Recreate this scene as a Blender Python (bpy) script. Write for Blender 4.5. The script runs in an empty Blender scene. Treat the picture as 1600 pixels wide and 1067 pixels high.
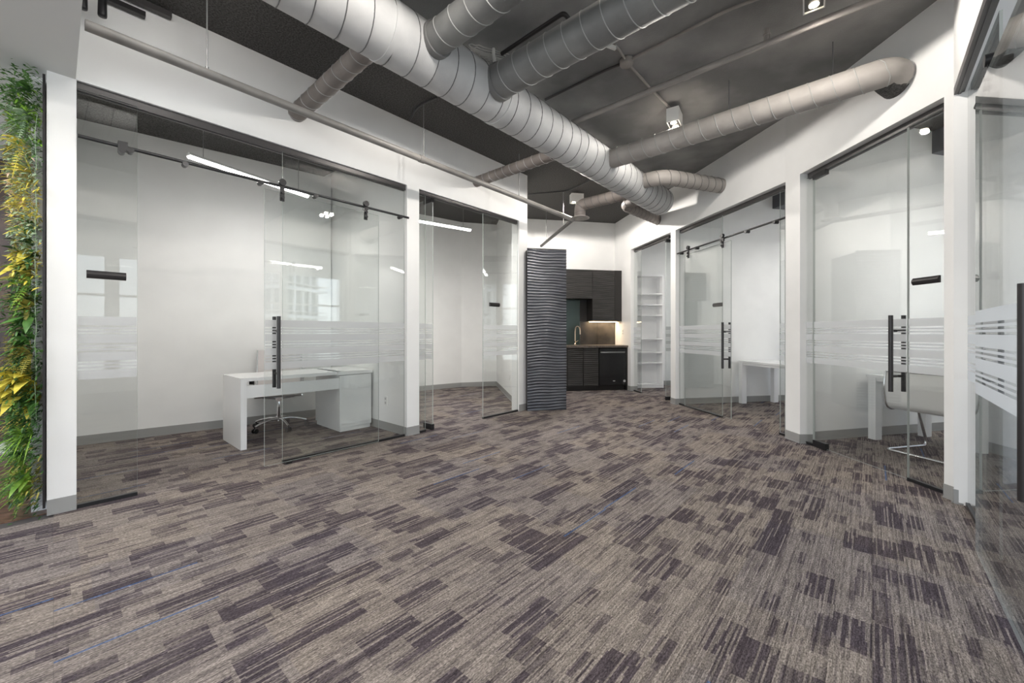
import bpy, math, random
from mathutils import Vector, Matrix
SC = bpy.context.scene
COL = SC.collection
random.seed(7)
PI = math.pi

# ------------------------------------------------------------------ camera, world, lights, exposure
cam_d = bpy.data.cameras.new('camera')
cam = bpy.data.objects.new('camera', cam_d); COL.objects.link(cam)
cam.location = (0, 0, 1.2); cam.rotation_euler = (PI/2, 0, 0)
cam_d.sensor_width = 36; cam_d.lens = 36*635/1600
cam_d.shift_y = -13/1600
cam_d.clip_start = .02
SC.camera = cam
SC.view_settings.view_transform = 'Standard'; SC.view_settings.look = 'None'
SC.view_settings.exposure = 1.33; SC.view_settings.gamma = 1
SC.view_settings.use_curve_mapping = False
SC.cycles.max_bounces = 10; SC.cycles.diffuse_bounces = 6; SC.cycles.glossy_bounces = 4
SC.cycles.transparent_max_bounces = 40; SC.cycles.sample_clamp_indirect = 6
SC.cycles.caustics_reflective = False; SC.cycles.caustics_refractive = False

world = bpy.data.worlds.new('world'); SC.world = world; world.use_nodes = True
wn = world.node_tree; wn.nodes.clear()
wo = wn.nodes.new('ShaderNodeOutputWorld'); wb = wn.nodes.new('ShaderNodeBackground')
wt = wn.nodes.new('ShaderNodeTexCoord'); ws = wn.nodes.new('ShaderNodeSeparateXYZ'); wr = wn.nodes.new('ShaderNodeValToRGB')
wn.links.new(wt.outputs['Generated'], ws.inputs[0]); wn.links.new(ws.outputs['Z'], wr.inputs[0])
wr.color_ramp.elements[0].position = .0; wr.color_ramp.elements[0].color = (.84, .87, .90, 1)
wr.color_ramp.elements[1].position = .6; wr.color_ramp.elements[1].color = (.45, .62, .90, 1)
wn.links.new(wr.outputs[0], wb.inputs[0]); wn.links.new(wb.outputs[0], wo.inputs[0])
wb.inputs[1].default_value = 1.6

LUM = 0.7       # strength of the room's luminaires and the added fill lamps

# ------------------------------------------------------------------ frames of reference (metres, camera at the origin looking along +Y)
F = 635.0; H = 1.2; HY = 520.5
LD = Vector((.6634, .7483)); LN = Vector((-.7483, .6634))      # along / behind the left glazed wall
KD = Vector((.9826, .1857)); KN = Vector((.1857, -.9826))      # along the kitchen wall / out of it towards the room
def L2(s, n, z=0): p = LD*s + LN*n; return Vector((p.x, p.y, z))
KC = Vector((2.327, 9.18))
def K2(a, b, z=0): p = KC + KD*a + KN*b; return Vector((p.x, p.y, z))
def V3(p, z=0): return Vector((p[0], p[1], z))
def meet(x, p, q):
    "point of the line pq seen in column x"
    k = (x-800)/F; dx, dy = q[0]-p[0], q[1]-p[1]
    t = (k*p[1]-p[0])/(dx-k*dy); return Vector((p[0]+dx*t, p[1]+dy*t))
def at(x, y, z):
    "point of the horizontal plane z seen at x, y"
    D = (H-z)*F/(y-HY); return Vector(((x-800)/F*D, D, z))
NW = 4.064
LA, LB = L2(0, NW), L2(6, NW)
AA, AB = Vector((2.327, 9.18)), Vector((3.13, 4.65))
BA, BB = Vector((3.13, 4.65)), Vector((3.165, 2.90))
CC = Vector((3.12, 2.87))

# ------------------------------------------------------------------ mesh builder
class MB:
    def __init__(s): s.v = []; s.f = []; s.m = []; s.sm = []
    def add(s, vs, fs, mi=0, smooth=False):
        o = len(s.v); s.v += [Vector(v) for v in vs]
        for f in fs: s.f.append([o+i for i in f]); s.m.append(mi); s.sm.append(smooth)
        return s
    def hexa(s, b, t, mi=0):
        "b: four bottom corners ccw seen from above, t: four top corners"
        return s.add(list(b)+list(t), [(3,2,1,0),(4,5,6,7),(0,1,5,4),(1,2,6,5),(2,3,7,6),(3,0,4,7)], mi)
    def box(s, c, sz, rz=0, mi=0, bev=0):
        hx, hy, hz = sz[0]/2, sz[1]/2, sz[2]/2; R = Matrix.Rotation(rz, 3, 'Z'); c = Vector(c)
        if bev <= 0:
            q = [(-hx,-hy),(hx,-hy),(hx,hy),(-hx,hy)]
            return s.hexa([c+R@Vector((x,y,-hz)) for x,y in q], [c+R@Vector((x,y,hz)) for x,y in q], mi)
        b = min(bev, hx*.9, hy*.9, hz*.9)
        def ring(ix, iy, z):
            return [c+R@Vector((x,y,z)) for x,y in ((-hx+ix,-hy),(hx-ix,-hy),(hx,-hy+iy),(hx,hy-iy),(hx-ix,hy),(-hx+ix,hy),(-hx,hy-iy),(-hx,-hy+iy))]
        def ring2(z):
            g = b; return [c+R@Vector((x,y,z)) for x,y in ((-hx+g,-hy+g*.4),(hx-g,-hy+g*.4),(hx-g*.4,-hy+g),(hx-g*.4,hy-g),(hx-g,hy-g*.4),(-hx+g,hy-g*.4),(-hx+g*.4,hy-g),(-hx+g*.4,-hy+g))]
        r = [ring2(-hz), ring(b,b,-hz+b), ring(b,b,hz-b), ring2(hz)]
        vs = sum(r, []); fs = [tuple(range(7,-1,-1)), tuple(range(24,32))]
        for k in range(3):
            for i in range(8):
                j = (i+1)%8; fs.append((k*8+i, k*8+j, k*8+8+j, k*8+8+i))
        return s.add(vs, fs, mi)
    def wall(s, p, q, t, z0, z1, side=1, mi=0):
        "slab on the segment pq, its thickness t on the left (side=1) or right of the direction"
        p = Vector(p[:2]); q = Vector(q[:2]); d = (q-p).normalized(); n = Vector((-d.y, d.x))*side*t
        a = [p, q, q+n, p+n]
        if side < 0: a = [p+n, q+n, q, p]
        return s.hexa([V3(x, z0) for x in a], [V3(x, z1) for x in a], mi)
    def tube(s, pts, r, n=12, mi=0, cap=True, smooth=True, closed=False):
        pts = [Vector(p) for p in pts]; N = len(pts); rr = r if isinstance(r, (list, tuple)) else [r]*N
        tang = []
        for i in range(N):
            if closed: t = pts[(i+1)%N]-pts[i-1]
            else: t = pts[min(i+1,N-1)]-pts[max(i-1,0)]
            tang.append(t.normalized())
        up = Vector((0,0,1)) if abs(tang[0].z) < .9 else Vector((1,0,0))
        u = tang[0].cross(up).normalized(); vs = []; fs = []
        for i in range(N):
            u = (u - tang[i]*u.dot(tang[i])).normalized(); w = tang[i].cross(u)
            for k in range(n):
                a = 2*PI*k/n; vs.append(pts[i]+(u*math.cos(a)+w*math.sin(a))*rr[i])
        for i in range(N if closed else N-1):
            j = (i+1)%N
            for k in range(n):
                l = (k+1)%n; fs.append((i*n+k, i*n+l, j*n+l, j*n+k))
        s.add(vs, fs, mi, smooth)
        if cap and not closed:
            s.add(vs[:n], [tuple(range(n-1,-1,-1))], mi); s.add(vs[-n:], [tuple(range(n))], mi)
        return s
    def lathe(s, c, prof, n=24, mi=0, axis='Z', smooth=True):
        vs = []; fs = []; c = Vector(c)
        for r, h in prof:
            for k in range(n):
                a = 2*PI*k/n; x, y = r*math.cos(a), r*math.sin(a)
                vs.append(c+Vector((x,y,h)) if axis=='Z' else c+Vector((x,h,y)))
        for i in range(len(prof)-1):
            for k in range(n):
                l = (k+1)%n; fs.append((i*n+k, i*n+l, i*n+n+l, i*n+n+k))
        fs.append(tuple(range(n-1,-1,-1))); fs.append(tuple(range((len(prof)-1)*n, len(prof)*n)))
        return s.add(vs, fs, mi, smooth)
    def grid(s, fn, nu, nv, mi=0, smooth=True):
        vs = [fn(i/nu, j/nv) for j in range(nv+1) for i in range(nu+1)]
        fs = [(j*(nu+1)+i, j*(nu+1)+i+1, (j+1)*(nu+1)+i+1, (j+1)*(nu+1)+i) for j in range(nv) for i in range(nu)]
        return s.add(vs, fs, mi, smooth)
    def build(s, name, mats, parent=None, label=None, base=None):
        me = bpy.data.meshes.new(name); o = bpy.data.objects.new(name, me)
        off = parent['_loc'] if parent is not None else (base if base is not None else (0,0,0))
        off = Vector(off)
        me.from_pydata([v-off for v in s.v], [], s.f)
        if not isinstance(mats, (list, tuple)): mats = [mats]
        for m in mats: me.materials.append(m)
        me.polygons.foreach_set('material_index', s.m); me.polygons.foreach_set('use_smooth', s.sm)
        me.update(); COL.objects.link(o)
        o['_loc'] = tuple(off)
        if parent is not None: o.parent = parent
        else: o.location = off
        if label: o['label'] = label
        return o
def tag(o, label, cat, group=None, kind=None):
    o['label'] = label; o['category'] = cat
    if group: o['group'] = group
    if kind: o['kind'] = kind
    return o
def thing(name, label, cat, loc, group=None, kind=None):
    o = bpy.data.objects.new(name, None); o.empty_display_size = .1; COL.objects.link(o)
    o.location = loc; o['_loc'] = tuple(loc); return tag(o, label, cat, group, kind)
def struct(o, label=None, cat=None):
    o['kind'] = 'structure'
    if label: o['label'] = label
    if cat: o['category'] = cat
    return o

# ------------------------------------------------------------------ materials
def mat(name, col, rough=.5, metal=0, spec=.5, emit=None, es=0):
    m = bpy.data.materials.new(name); m.use_nodes = True; b = m.node_tree.nodes['Principled BSDF']
    b.inputs['Base Color'].default_value = (*col, 1); b.inputs['Roughness'].default_value = rough
    b.inputs['Metallic'].default_value = metal; b.inputs['Specular IOR Level'].default_value = spec
    if emit: b.inputs['Emission Color'].default_value = (*emit, 1); b.inputs['Emission Strength'].default_value = es
    return m
def nodes(m): return m.node_tree.nodes, m.node_tree.links, m.node_tree.nodes['Principled BSDF']
def noisy(m, c1, c2, scale=8, detail=4, bump=0, bscale=None, stretch=None, lo=.35, hi=.65):
    n, l, b = nodes(m)
    g = n.new('ShaderNodeNewGeometry'); mp = n.new('ShaderNodeMapping'); l.new(g.outputs['Position'], mp.inputs[0])
    if stretch: mp.inputs['Scale'].default_value = stretch
    t = n.new('ShaderNodeTexNoise'); t.inputs['Scale'].default_value = scale; t.inputs['Detail'].default_value = detail
    l.new(mp.outputs[0], t.inputs['Vector'])
    r = n.new('ShaderNodeValToRGB'); r.color_ramp.elements[0].position = lo; r.color_ramp.elements[1].position = hi
    r.color_ramp.elements[0].color = (*c1, 1); r.color_ramp.elements[1].color = (*c2, 1)
    l.new(t.outputs['Fac'], r.inputs[0]); l.new(r.outputs[0], b.inputs['Base Color'])
    if bump:
        t2 = n.new('ShaderNodeTexNoise'); t2.inputs['Scale'].default_value = bscale or scale*4; t2.inputs['Detail'].default_value = 3
        l.new(g.outputs['Position'], t2.inputs['Vector'])
        bp = n.new('ShaderNodeBump'); bp.inputs['Strength'].default_value = bump; bp.inputs['Distance'].default_value = .01
        l.new(t2.outputs['Fac'], bp.inputs['Height']); l.new(bp.outputs[0], b.inputs['Normal'])
    return m
M = {}
M['paint'] = noisy(mat('wall_paint', (.74,.74,.73), .55, spec=.3), (.84,.84,.83), (.87,.87,.86), 3, 2, .03, 160)
M['ceil'] = noisy(mat('black_sprayed_ceiling', (.05,.05,.05), .9, spec=.2), (.04,.039,.038), (.12,.117,.114), 75, 6, .5, 130)
M['slab'] = noisy(mat('grey_sprayed_slab', (.1,.1,.1), .8, spec=.2), (.20,.20,.20), (.48,.475,.465), 1.1, 5, .25, 90, lo=.42, hi=.78)
M['soffit'] = mat('soffit_paint', (.62,.62,.61), .7, spec=.2)
M['vinyl'] = mat('grey_vinyl_base', (.33,.33,.32), .45)
M['ductmain'] = noisy(mat('duct_light_grey', (.3,.3,.3), .6), (.46,.46,.46), (.56,.56,.555), 4, 4, .12, 120)
M['ductshade'] = noisy(mat('duct_grey_in_shade', (.1,.1,.1), .5), (.15,.15,.148), (.21,.21,.205), 4, 4, .12, 120)  # shade on the top branch ducts put into the colour
M['ductwarm'] = noisy(mat('duct_mid_grey', (.2,.2,.2), .6), (.30,.28,.26), (.38,.355,.33), 4, 4, .12, 120)
M['ductbrownshade'] = noisy(mat('duct_brown_in_shade', (.2,.2,.2), .6), (.15,.13,.12), (.21,.185,.17), 4, 4, .12, 120)  # duct paint darkened to carry the shade on these branches
M['seam'] = mat('duct_seam', (.11,.11,.11), .5); M['seaml'] = mat('duct_seam_light', (.36,.36,.35), .4)
M['pipe'] = noisy(mat('painted_pipe', (.2,.2,.2), .45), (.20,.19,.18), (.27,.255,.24), 5, 3)
M['rod'] = mat('steel_rod', (.30,.30,.30), .4, .6)
M['black'] = mat('black_metal', (.025,.025,.027), .35, .3)
M['dark'] = mat('dark_bronze_metal', (.035,.033,.034), .35, .3)
M['track'] = mat('dark_grey_track', (.085,.08,.08), .4, .4)
M['chrome'] = mat('chrome', (.75,.75,.76), .12, 1)
M['whitelac'] = mat('white_lacquer', (.90,.90,.90), .22)
M['whitepl'] = mat('white_plastic', (.80,.80,.78), .4)
M['leather'] = mat('white_leather', (.62,.58,.57), .4)
M['charcoal'] = mat('charcoal_drop_box', (.10,.105,.12), .6)
M['leather2'] = mat('white_sling_leather', (.82,.81,.80), .4)
M['rubber'] = mat('black_rubber', (.02,.02,.02), .5)
M['wave'] = noisy(mat('dark_wavy_laminate', (.07,.07,.08), .28, .35, .8), (.045,.048,.060), (.085,.09,.105), 3, 4, stretch=(1,1,9))
M['wavedark'] = noisy(mat('black_brown_wavy_laminate', (.03,.03,.03), .28, .2, .8), (.022,.021,.020), (.045,.042,.040), 3, 4, stretch=(1,1,9))
M['cabinet'] = mat('black_brown_carcass', (.018,.016,.015), .4)
M['counter'] = noisy(mat('brown_stone_counter', (.1,.08,.07), .3), (.075,.06,.05), (.16,.13,.11), 30, 4)
M['splash'] = noisy(mat('dark_backsplash_tile', (.07,.065,.06), .3), (.028,.025,.022), (.06,.053,.046), 6, 4)
M['mirror'] = mat('green_tinted_mirror', (.05,.07,.065), .15, .5)
M['brass'] = mat('polished_faucet', (.75,.62,.5), .15, 1)
M['led'] = mat('white_led_diffuser', (.9,.9,.9), .4, emit=(1,.97,.92), es=9)
M['ledwarm'] = mat('warm_led_strip', (.9,.8,.6), .4, emit=(1,.72,.42), es=7)
M['lens'] = mat('lit_downlight_lens', (1,.9,.8), .4, emit=(1,.86,.66), es=11)
M['panel'] = mat('lit_fill_panel', (.9,.9,.9), .5, emit=(1,.97,.93), es=2)  # glow of the added soffit fill panels
M['cable'] = mat('pale_cable', (.55,.54,.52), .5)
M['screen'] = mat('appliance_black', (.012,.012,.013), .25)
M['grey'] = mat('mid_grey_mark', (.45,.45,.45), .4)

def glass_mat(name, tint, refl=1.0):
    m = bpy.data.materials.new(name); m.use_nodes = True; n = m.node_tree.nodes; l = m.node_tree.links; n.clear()
    o = n.new('ShaderNodeOutputMaterial'); mx = n.new('ShaderNodeMixShader'); tr = n.new('ShaderNodeBsdfTransparent'); gl = n.new('ShaderNodeBsdfGlossy')
    gl.inputs['Roughness'].default_value = 0.0; tr.inputs[0].default_value = (*tint, 1)
    ge = n.new('ShaderNodeNewGeometry'); fr = n.new('ShaderNodeFresnel')
    mr = n.new('ShaderNodeMapRange'); mr.inputs['To Min'].default_value = 1.5; mr.inputs['To Max'].default_value = 1/1.5
    l.new(ge.outputs['Backfacing'], mr.inputs['Value']); l.new(mr.outputs[0], fr.inputs['IOR'])
    mu = n.new('ShaderNodeMath'); mu.operation = 'MULTIPLY'; mu.inputs[1].default_value = refl; l.new(fr.outputs[0], mu.inputs[0])
    l.new(mu.outputs[0], mx.inputs[0]); l.new(tr.outputs[0], mx.inputs[1]); l.new(gl.outputs[0], mx.inputs[2]); l.new(mx.outputs[0], o.inputs[0])
    return m
M['glass'] = glass_mat('clear_glass', (.965,.975,.97), 1.4)
M['winglass'] = glass_mat('window_glass', (.97,.98,.98))
M['edge'] = mat('polished_glass_edge', (.46,.49,.47), .25)
def film_mat():
    m = bpy.data.materials.new('frosted_film'); m.use_nodes = True; n = m.node_tree.nodes; l = m.node_tree.links; n.clear()
    o = n.new('ShaderNodeOutputMaterial'); mx = n.new('ShaderNodeMixShader'); tr = n.new('ShaderNodeBsdfTransparent')
    ad = n.new('ShaderNodeMixShader'); d = n.new('ShaderNodeBsdfDiffuse'); t = n.new('ShaderNodeBsdfTranslucent')
    d.inputs[0].default_value = (.80,.81,.82,1); t.inputs[0].default_value = (.80,.81,.82,1)
    ad.inputs[0].default_value = .5; l.new(d.outputs[0], ad.inputs[1]); l.new(t.outputs[0], ad.inputs[2])
    mx.inputs[0].default_value = .62; l.new(tr.outputs[0], mx.inputs[1]); l.new(ad.outputs[0], mx.inputs[2]); l.new(mx.outputs[0], o.inputs[0])
    return m
M['film'] = film_mat()

def carpet_mat():
    m = bpy.data.materials.new('striped_carpet'); m.use_nodes = True; n, l, b = nodes(m)
    b.inputs['Roughness'].default_value = .95; b.inputs['Specular IOR Level'].default_value = .1
    g = n.new('ShaderNodeNewGeometry'); rot = n.new('ShaderNodeVectorRotate'); rot.rotation_type = 'Z_AXIS'
    rot.inputs['Angle'].default_value = -math.atan2(LD.y, LD.x); l.new(g.outputs['Position'], rot.inputs['Vector'])
    sp = n.new('ShaderNodeSeparateXYZ'); l.new(rot.outputs[0], sp.inputs[0])
    U, Vv = sp.outputs['X'], sp.outputs['Y']
    def math_(op, a, b_=None, c=None):
        q = n.new('ShaderNodeMath'); q.operation = op
        for i, x in enumerate((a, b_, c)):
            if x is None: continue
            if isinstance(x, (int, float)): q.inputs[i].default_value = x
            else: l.new(x, q.inputs[i])
        return q.outputs[0]
    def wn_(x, y, z=0):
        c = n.new('ShaderNodeCombineXYZ'); w = n.new('ShaderNodeTexWhiteNoise'); w.noise_dimensions = '3D'
        for i, k in enumerate((x, y, z)):
            if isinstance(k, (int, float)): c.inputs[i].default_value = k
            else: l.new(k, c.inputs[i])
        l.new(c.outputs[0], w.inputs['Vector']); return w.outputs['Value']
    def cells(du, dv, seed):
        row = math_('FLOOR', math_('DIVIDE', Vv, dv))
        off = wn_(row, seed, 1.5)
        col = math_('FLOOR', math_('ADD', math_('DIVIDE', U, du), math_('MULTIPLY', off, 3.0)))
        return wn_(row, col, seed+.5)
    big = cells(.235, .125, 3.0); small = cells(.14, .0625, 11.0); tiny = cells(.09, .03, 21.0)
    # patch darkness: 0 light .. 1 dark
    d1 = math_('LESS_THAN', big, .27)
    d2 = math_('LESS_THAN', small, .24)
    d3 = math_('LESS_THAN', tiny, .12)
    dark = math_('MINIMUM', math_('ADD', math_('ADD', math_('MULTIPLY', d1, .8), math_('MULTIPLY', d2, .55)), math_('MULTIPLY', d3, .3)), 1.0)
    mid = math_('MULTIPLY', cells(.2, .1, 31.0), .34)
    dark = math_('MINIMUM', math_('ADD', dark, mid), 1.0)
    # yarn lines along the stripe direction
    ln = math_('FLOOR', math_('DIVIDE', Vv, .0072)); sg = math_('FLOOR', math_('ADD', math_('DIVIDE', U, .28), math_('MULTIPLY', wn_(ln, 5.0), 4.0)))
    lr = wn_(ln, sg, 7.0)
    brk = math_('GREATER_THAN', lr, .72)                       # light yarns running through dark patches
    drk = math_('LESS_THAN', lr, .10)
    dark = math_('MULTIPLY', dark, math_('SUBTRACT', 1.0, math_('MULTIPLY', brk, .75)))
    dark = math_('MINIMUM', math_('ADD', dark, math_('MULTIPLY', drk, .35)), 1.0)
    nz = n.new('ShaderNodeTexNoise'); nz.inputs['Scale'].default_value = 1.0; nz.inputs['Detail'].default_value = 2
    cv = n.new('ShaderNodeCombineXYZ'); l.new(math_('MULTIPLY', U, 90.0), cv.inputs[0]); l.new(math_('MULTIPLY', Vv, 230.0), cv.inputs[1])
    l.new(cv.outputs[0], nz.inputs['Vector'])
    yl = math_('FLOOR', math_('DIVIDE', Vv, .0048)); ys = math_('FLOOR', math_('ADD', math_('DIVIDE', U, .045), math_('MULTIPLY', wn_(yl, 8.0), 6.0)))
    yarn = math_('ADD', math_('MULTIPLY', wn_(yl, 2.5), .42), math_('MULTIPLY', wn_(yl, ys, 9.0), .50))     # 0 .. .92 tone of each yarn
    mixc = n.new('ShaderNodeMix'); mixc.data_type = 'RGBA'; l.new(dark, mixc.inputs['Factor'])
    mixc.inputs['A'].default_value = (.272, .233, .200, 1); mixc.inputs['B'].default_value = (.082, .066, .071, 1)
    # warm / cool drift of the yarn from tile to tile
    hue = n.new('ShaderNodeMix'); hue.data_type = 'RGBA'; hue.blend_type = 'MULTIPLY'; l.new(cells(.5, .5, 41.0), hue.inputs['Factor'])
    l.new(mixc.outputs['Result'], hue.inputs['A']); hue.inputs['B'].default_value = (.86, .88, .96, 1)
    # thin blue lines
    br = math_('FLOOR', math_('DIVIDE', Vv, .5)); bc = math_('FLOOR', math_('DIVIDE', U, .5)); br_off = wn_(br, bc, 51.0)
    fr = math_('SUBTRACT', math_('DIVIDE', Vv, .5), br)
    near = math_('LESS_THAN', math_('ABSOLUTE', math_('SUBTRACT', fr, math_('ADD', math_('MULTIPLY', br_off, .8), .1))), .012)
    on = math_('LESS_THAN', wn_(br, bc, 61.0), .22)
    blue = math_('MULTIPLY', near, on)
    bm = n.new('ShaderNodeMix'); bm.data_type = 'RGBA'; l.new(math_('MULTIPLY', blue, .8), bm.inputs['Factor']); l.new(hue.outputs['Result'], bm.inputs['A']); bm.inputs['B'].default_value = (.07, .12, .24, 1)
    pl = n.new('ShaderNodeMix'); pl.data_type = 'RGBA'; pl.blend_type = 'MULTIPLY'; pl.inputs['Factor'].default_value = 1
    rr = n.new('ShaderNodeMapRange'); rr.inputs['From Min'].default_value = .3; rr.inputs['From Max'].default_value = .7; rr.inputs['To Min'].default_value = .45; rr.inputs['To Max'].default_value = 1.5
    l.new(nz.outputs['Fac'], rr.inputs['Value']); l.new(bm.outputs['Result'], pl.inputs['A'])
    l.new(math_('MULTIPLY', rr.outputs[0], math_('ADD', yarn, .52)), pl.inputs['B'])
    l.new(pl.outputs['Result'], b.inputs['Base Color'])
    bp = n.new('ShaderNodeBump'); bp.inputs['Strength'].default_value = .5; bp.inputs['Distance'].default_value = .004
    l.new(nz.outputs['Fac'], bp.inputs['Height']); l.new(bp.outputs[0], b.inputs['Normal'])
    return m
M['carpet'] = carpet_mat()
M['subfloor'] = mat('subfloor', (.09,.08,.08), .9)
M['plank'] = noisy(mat('brown_wood_plank', (.2,.1,.06), .35), (.07,.038,.026), (.24,.135,.09), 5, 5, stretch=(2.2,2.2,1))
M['corridor'] = noisy(mat('bronze_corridor_panel', (.2,.15,.13), .25, .3), (.08,.07,.075), (.17,.12,.10), 1.5, 4, stretch=(1,1,3))
M['tower'] = mat('tower_slab', (.75,.75,.73), .7); M['towerg'] = mat('tower_glass', (.06,.12,.12), .3, .0)

# ------------------------------------------------------------------ the shell
ZO = 2.93; ZC = 3.68
# floor and its carpet tiles
fl = MB().hexa([L2(-4.6,-3.6,-.1), L2(13,-5,-.1), L2(13,9,-.1), L2(-4.6,9,-.1)], [L2(-4.6,-3.6,-.008), L2(13,-5,-.008), L2(13,9,-.008), L2(-4.6,9,-.008)])
floor = struct(fl.build('floor', M['subfloor']), 'office floor laid with striped taupe and plum carpet tiles', 'floor')
T = .5; tm = MB(); e = T/2-.0001
tm.hexa([Vector(p) for p in ((-e,-e,-.008),(e,-e,-.008),(e,e,-.008),(-e,e,-.008))], [Vector(p) for p in ((-e+.0002,-e+.0002,0),(e-.0002,-e+.0002,0),(e-.0002,e-.0002,0),(-e+.0002,e-.0002,0))])
tile0 = tm.build('carpet_tile', M['carpet'], floor); tiles = []
for i in range(-8, 26):
    for j in range(-9, 16):
        s, n = (i+.5)*T, (j+.5)*T; p = L2(s, n)
        if n > NW+.05 and s < .05: continue
        vis = p.y > .55 and abs(p.x) < (p.y+.5)*1.30 and p.y < 9.9 and p.x < 7 and n < 8.2 and not (s < 3 and n > 6.6)
        tiles.append((0 if vis else 1, p.length, p))
tiles.sort(key=lambda t: (t[0], t[1])); far = MB(); first = True
for k, (nv, d, p) in enumerate(tiles):
    if nv == 0 and k < 300:
        o = tile0 if first else tile0.copy()
        if not first: COL.objects.link(o); o.parent = floor
        first = False; o.location = p; o.rotation_euler.z = math.atan2(LD.y, LD.x)
    else:
        far.hexa([p+V3(LD*a+LN*b, -.008) for a,b in ((-e,-e),(e,-e),(e,e),(-e,e))], [p+V3(LD*a+LN*b) for a,b in ((-e,-e),(e,-e),(e,e),(-e,e))])
ft = far.build('carpet_tile_field', M['carpet'], floor); ft['kind'] = 'stuff'
# brown planks of the lobby behind the plant wall
for k in range(14):
    a = NW+.06+k*.19
    MB().hexa([L2(-4.5,a,-.008), L2(0,a,-.008), L2(0,a+.186,-.008), L2(-4.5,a+.186,-.008)], [L2(-4.5,a), L2(0,a), L2(0,a+.186), L2(-4.5,a+.186)]).build('floor_plank', M['plank'], floor)

# ceiling
c = MB().hexa([L2(-4.6,-3.6,ZC), L2(13,-5,ZC), L2(13,9,ZC), L2(-4.6,9,ZC)], [L2(-4.6,-3.6,ZC+.1), L2(13,-5,ZC+.1), L2(13,9,ZC+.1), L2(-4.6,9,ZC+.1)])
ceiling = struct(c.build('ceiling', M['ceil']), 'black sprayed open ceiling above the ducts', 'ceiling')
# smoother grey concrete field between the rough perimeter bands
f = [L2(.3, 2.9), L2(.3,-.6), L2(3.2,-.75), L2(6.9,-.15), L2(7.0,2.9)]
zz = ZC-.004
MB().add([V3(p, zz) for p in f]+[V3(p, ZC+.01) for p in f], [(0,1,2,3,4),(5,6,7,8,9)]+[(i,(i+1)%5,5+(i+1)%5,5+i) for i in range(5)]).build('concrete_slab', M['slab'], ceiling)
# low soffit over the entrance side and its riser
SO = .10
so = MB().hexa([L2(-4.6,-.5,ZO), L2(SO,-.5,ZO), L2(SO,6.5,ZO), L2(-4.6,6.5,ZO)], [L2(-4.6,-.5,ZC-.01), L2(SO,-.5,ZC-.01), L2(SO,6.5,ZC-.01), L2(-4.6,6.5,ZC-.01)])
struct(so.build('trim_1', M['soffit']), 'low white soffit over the entrance, ending beside the first glass office', 'soffit')

def facade(name, line, pts, t, side, lab, opens, z1=ZC):
    "solid wall on line p-q with openings [(start, end)] as world points; bulkhead above ZO"
    p, q = line; w = MB(); w.wall(p, q, t, ZO, z1, side)
    cur = p
    for a, b in opens:
        if (Vector(a)-Vector(cur)).length > .02: w.wall(cur, a, t, 0, ZO, side)
        cur = b
    if (Vector(q)-Vector(cur)).length > .02: w.wall(cur, q, t, 0, ZO, side)
    return struct(w.build(name, M['paint']), lab, 'wall')
def baseboard(name, segs, lab, h=.1, t=.006):
    w = MB()
    for p, q, side in segs: w.wall(p, q, t, 0.0, h, side); w.wall(p, q, t+.006, 0.0, .012, side)
    return struct(w.build(name, M['vinyl']), lab, 'baseboard')
def lx(x): return meet(x, LA, LB)
def ax(x): return meet(x, AA, AB)
def bx(x): return meet(x, BA, BB)
L0, L1, L2a, L2b, L3a, L3b, L4 = lx(73), lx(119.5), lx(636), lx(655), lx(811), lx(824), lx(824)
facade('wall_left', (L0.xy, L3b.xy), None, .15, 1, 'white left wall with a bulkhead over two glazed office openings', [(L1.xy, L2a.xy), (L2b.xy, L3a.xy)])
A1, A2, A3, A4 = ax(985.5), ax(1048), ax(1055.5), ax(1227.5)
facade('wall_right_far', (AA, AB), None, .15, 1, 'white right wall beyond the bend, over the two farther office openings', [(A1, A2), (A3, A4)])
B1, B2 = bx(1250), bx(1475)
facade('wall_right_near', (BA, BB), None, .15, 1, 'white right wall over the near office opening with the pivot door', [(B1, B2)])
CD = -LD; CNr = -LN        # C runs back towards the camera, its rooms lie on the -n side
C1 = CC; C2 = CC - LD*5.6
w = MB(); w.wall(C1, C2, .15, ZO, ZC, 1)
# nearest column: its end face looks at the camera
w.wall(BB, CC, .15, 0, ZC, 1)
q = CC+CNr*.15
w.hexa([V3(BB,0), V3(CC,0), V3(q,0), V3(BB+Vector((.2,.02)),0)], [V3(BB,ZC), V3(CC,ZC), V3(q,ZC), V3(BB+Vector((.2,.02)),ZC)])
w.wall(C1-LD*4.2, C2, .15, 0, ZO, 1)
struct(w.build('wall_near', M['paint']), 'white corner column and bulkhead above the glass at the right edge', 'wall')

# partitions and outer walls
def part_wall(name, segs, lab, t=.12, z1=ZC):
    w = MB()
    for p, q, side in segs: w.wall(p, q, t, 0, z1, side)
    return struct(w.build(name, M['paint']), lab, 'wall')
KL = K2(-2.55, 0).xy
part_wall('wall_back', [(KL, K2(6.0,0).xy, 1)], 'white end wall behind the kitchenette')
pA = L2(0.02, NW+.15).xy; P1 = Vector((-3.81,5.04)); P2 = Vector((-2.75,5.94)); Pd = (P2-P1).normalized()
o1l = P1 - Pd*1.22
part_wall('wall_office_1_back', [(o1l, P2+Pd*.1, 1)], 'pale grey back wall of the first glass office')
part_wall('wall_office_1_side', [(pA, o1l, 1)], 'side wall between the plant wall and the first office')
s0 = (lx(636).dot(LD)); c1n = P2.dot(LN)
part_wall('wall_office_1_end', [(L2(s0,NW+.14).xy, L2(s0,7.5).xy, -1)], 'partition with a wall outlet at the far end of the first glass office')
G1, G2, G3 = Vector((-.35,9.29)), Vector((-1.13,9.07)), Vector((-1.66,8.66)); Gd = (G2-G3).normalized()
part_wall('wall_office_2_back', [(G3-Gd*2.7, G2, 1), (G2, G1+Vector((.1,.03)), 1)], 'angled back wall of the second left office')
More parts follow.
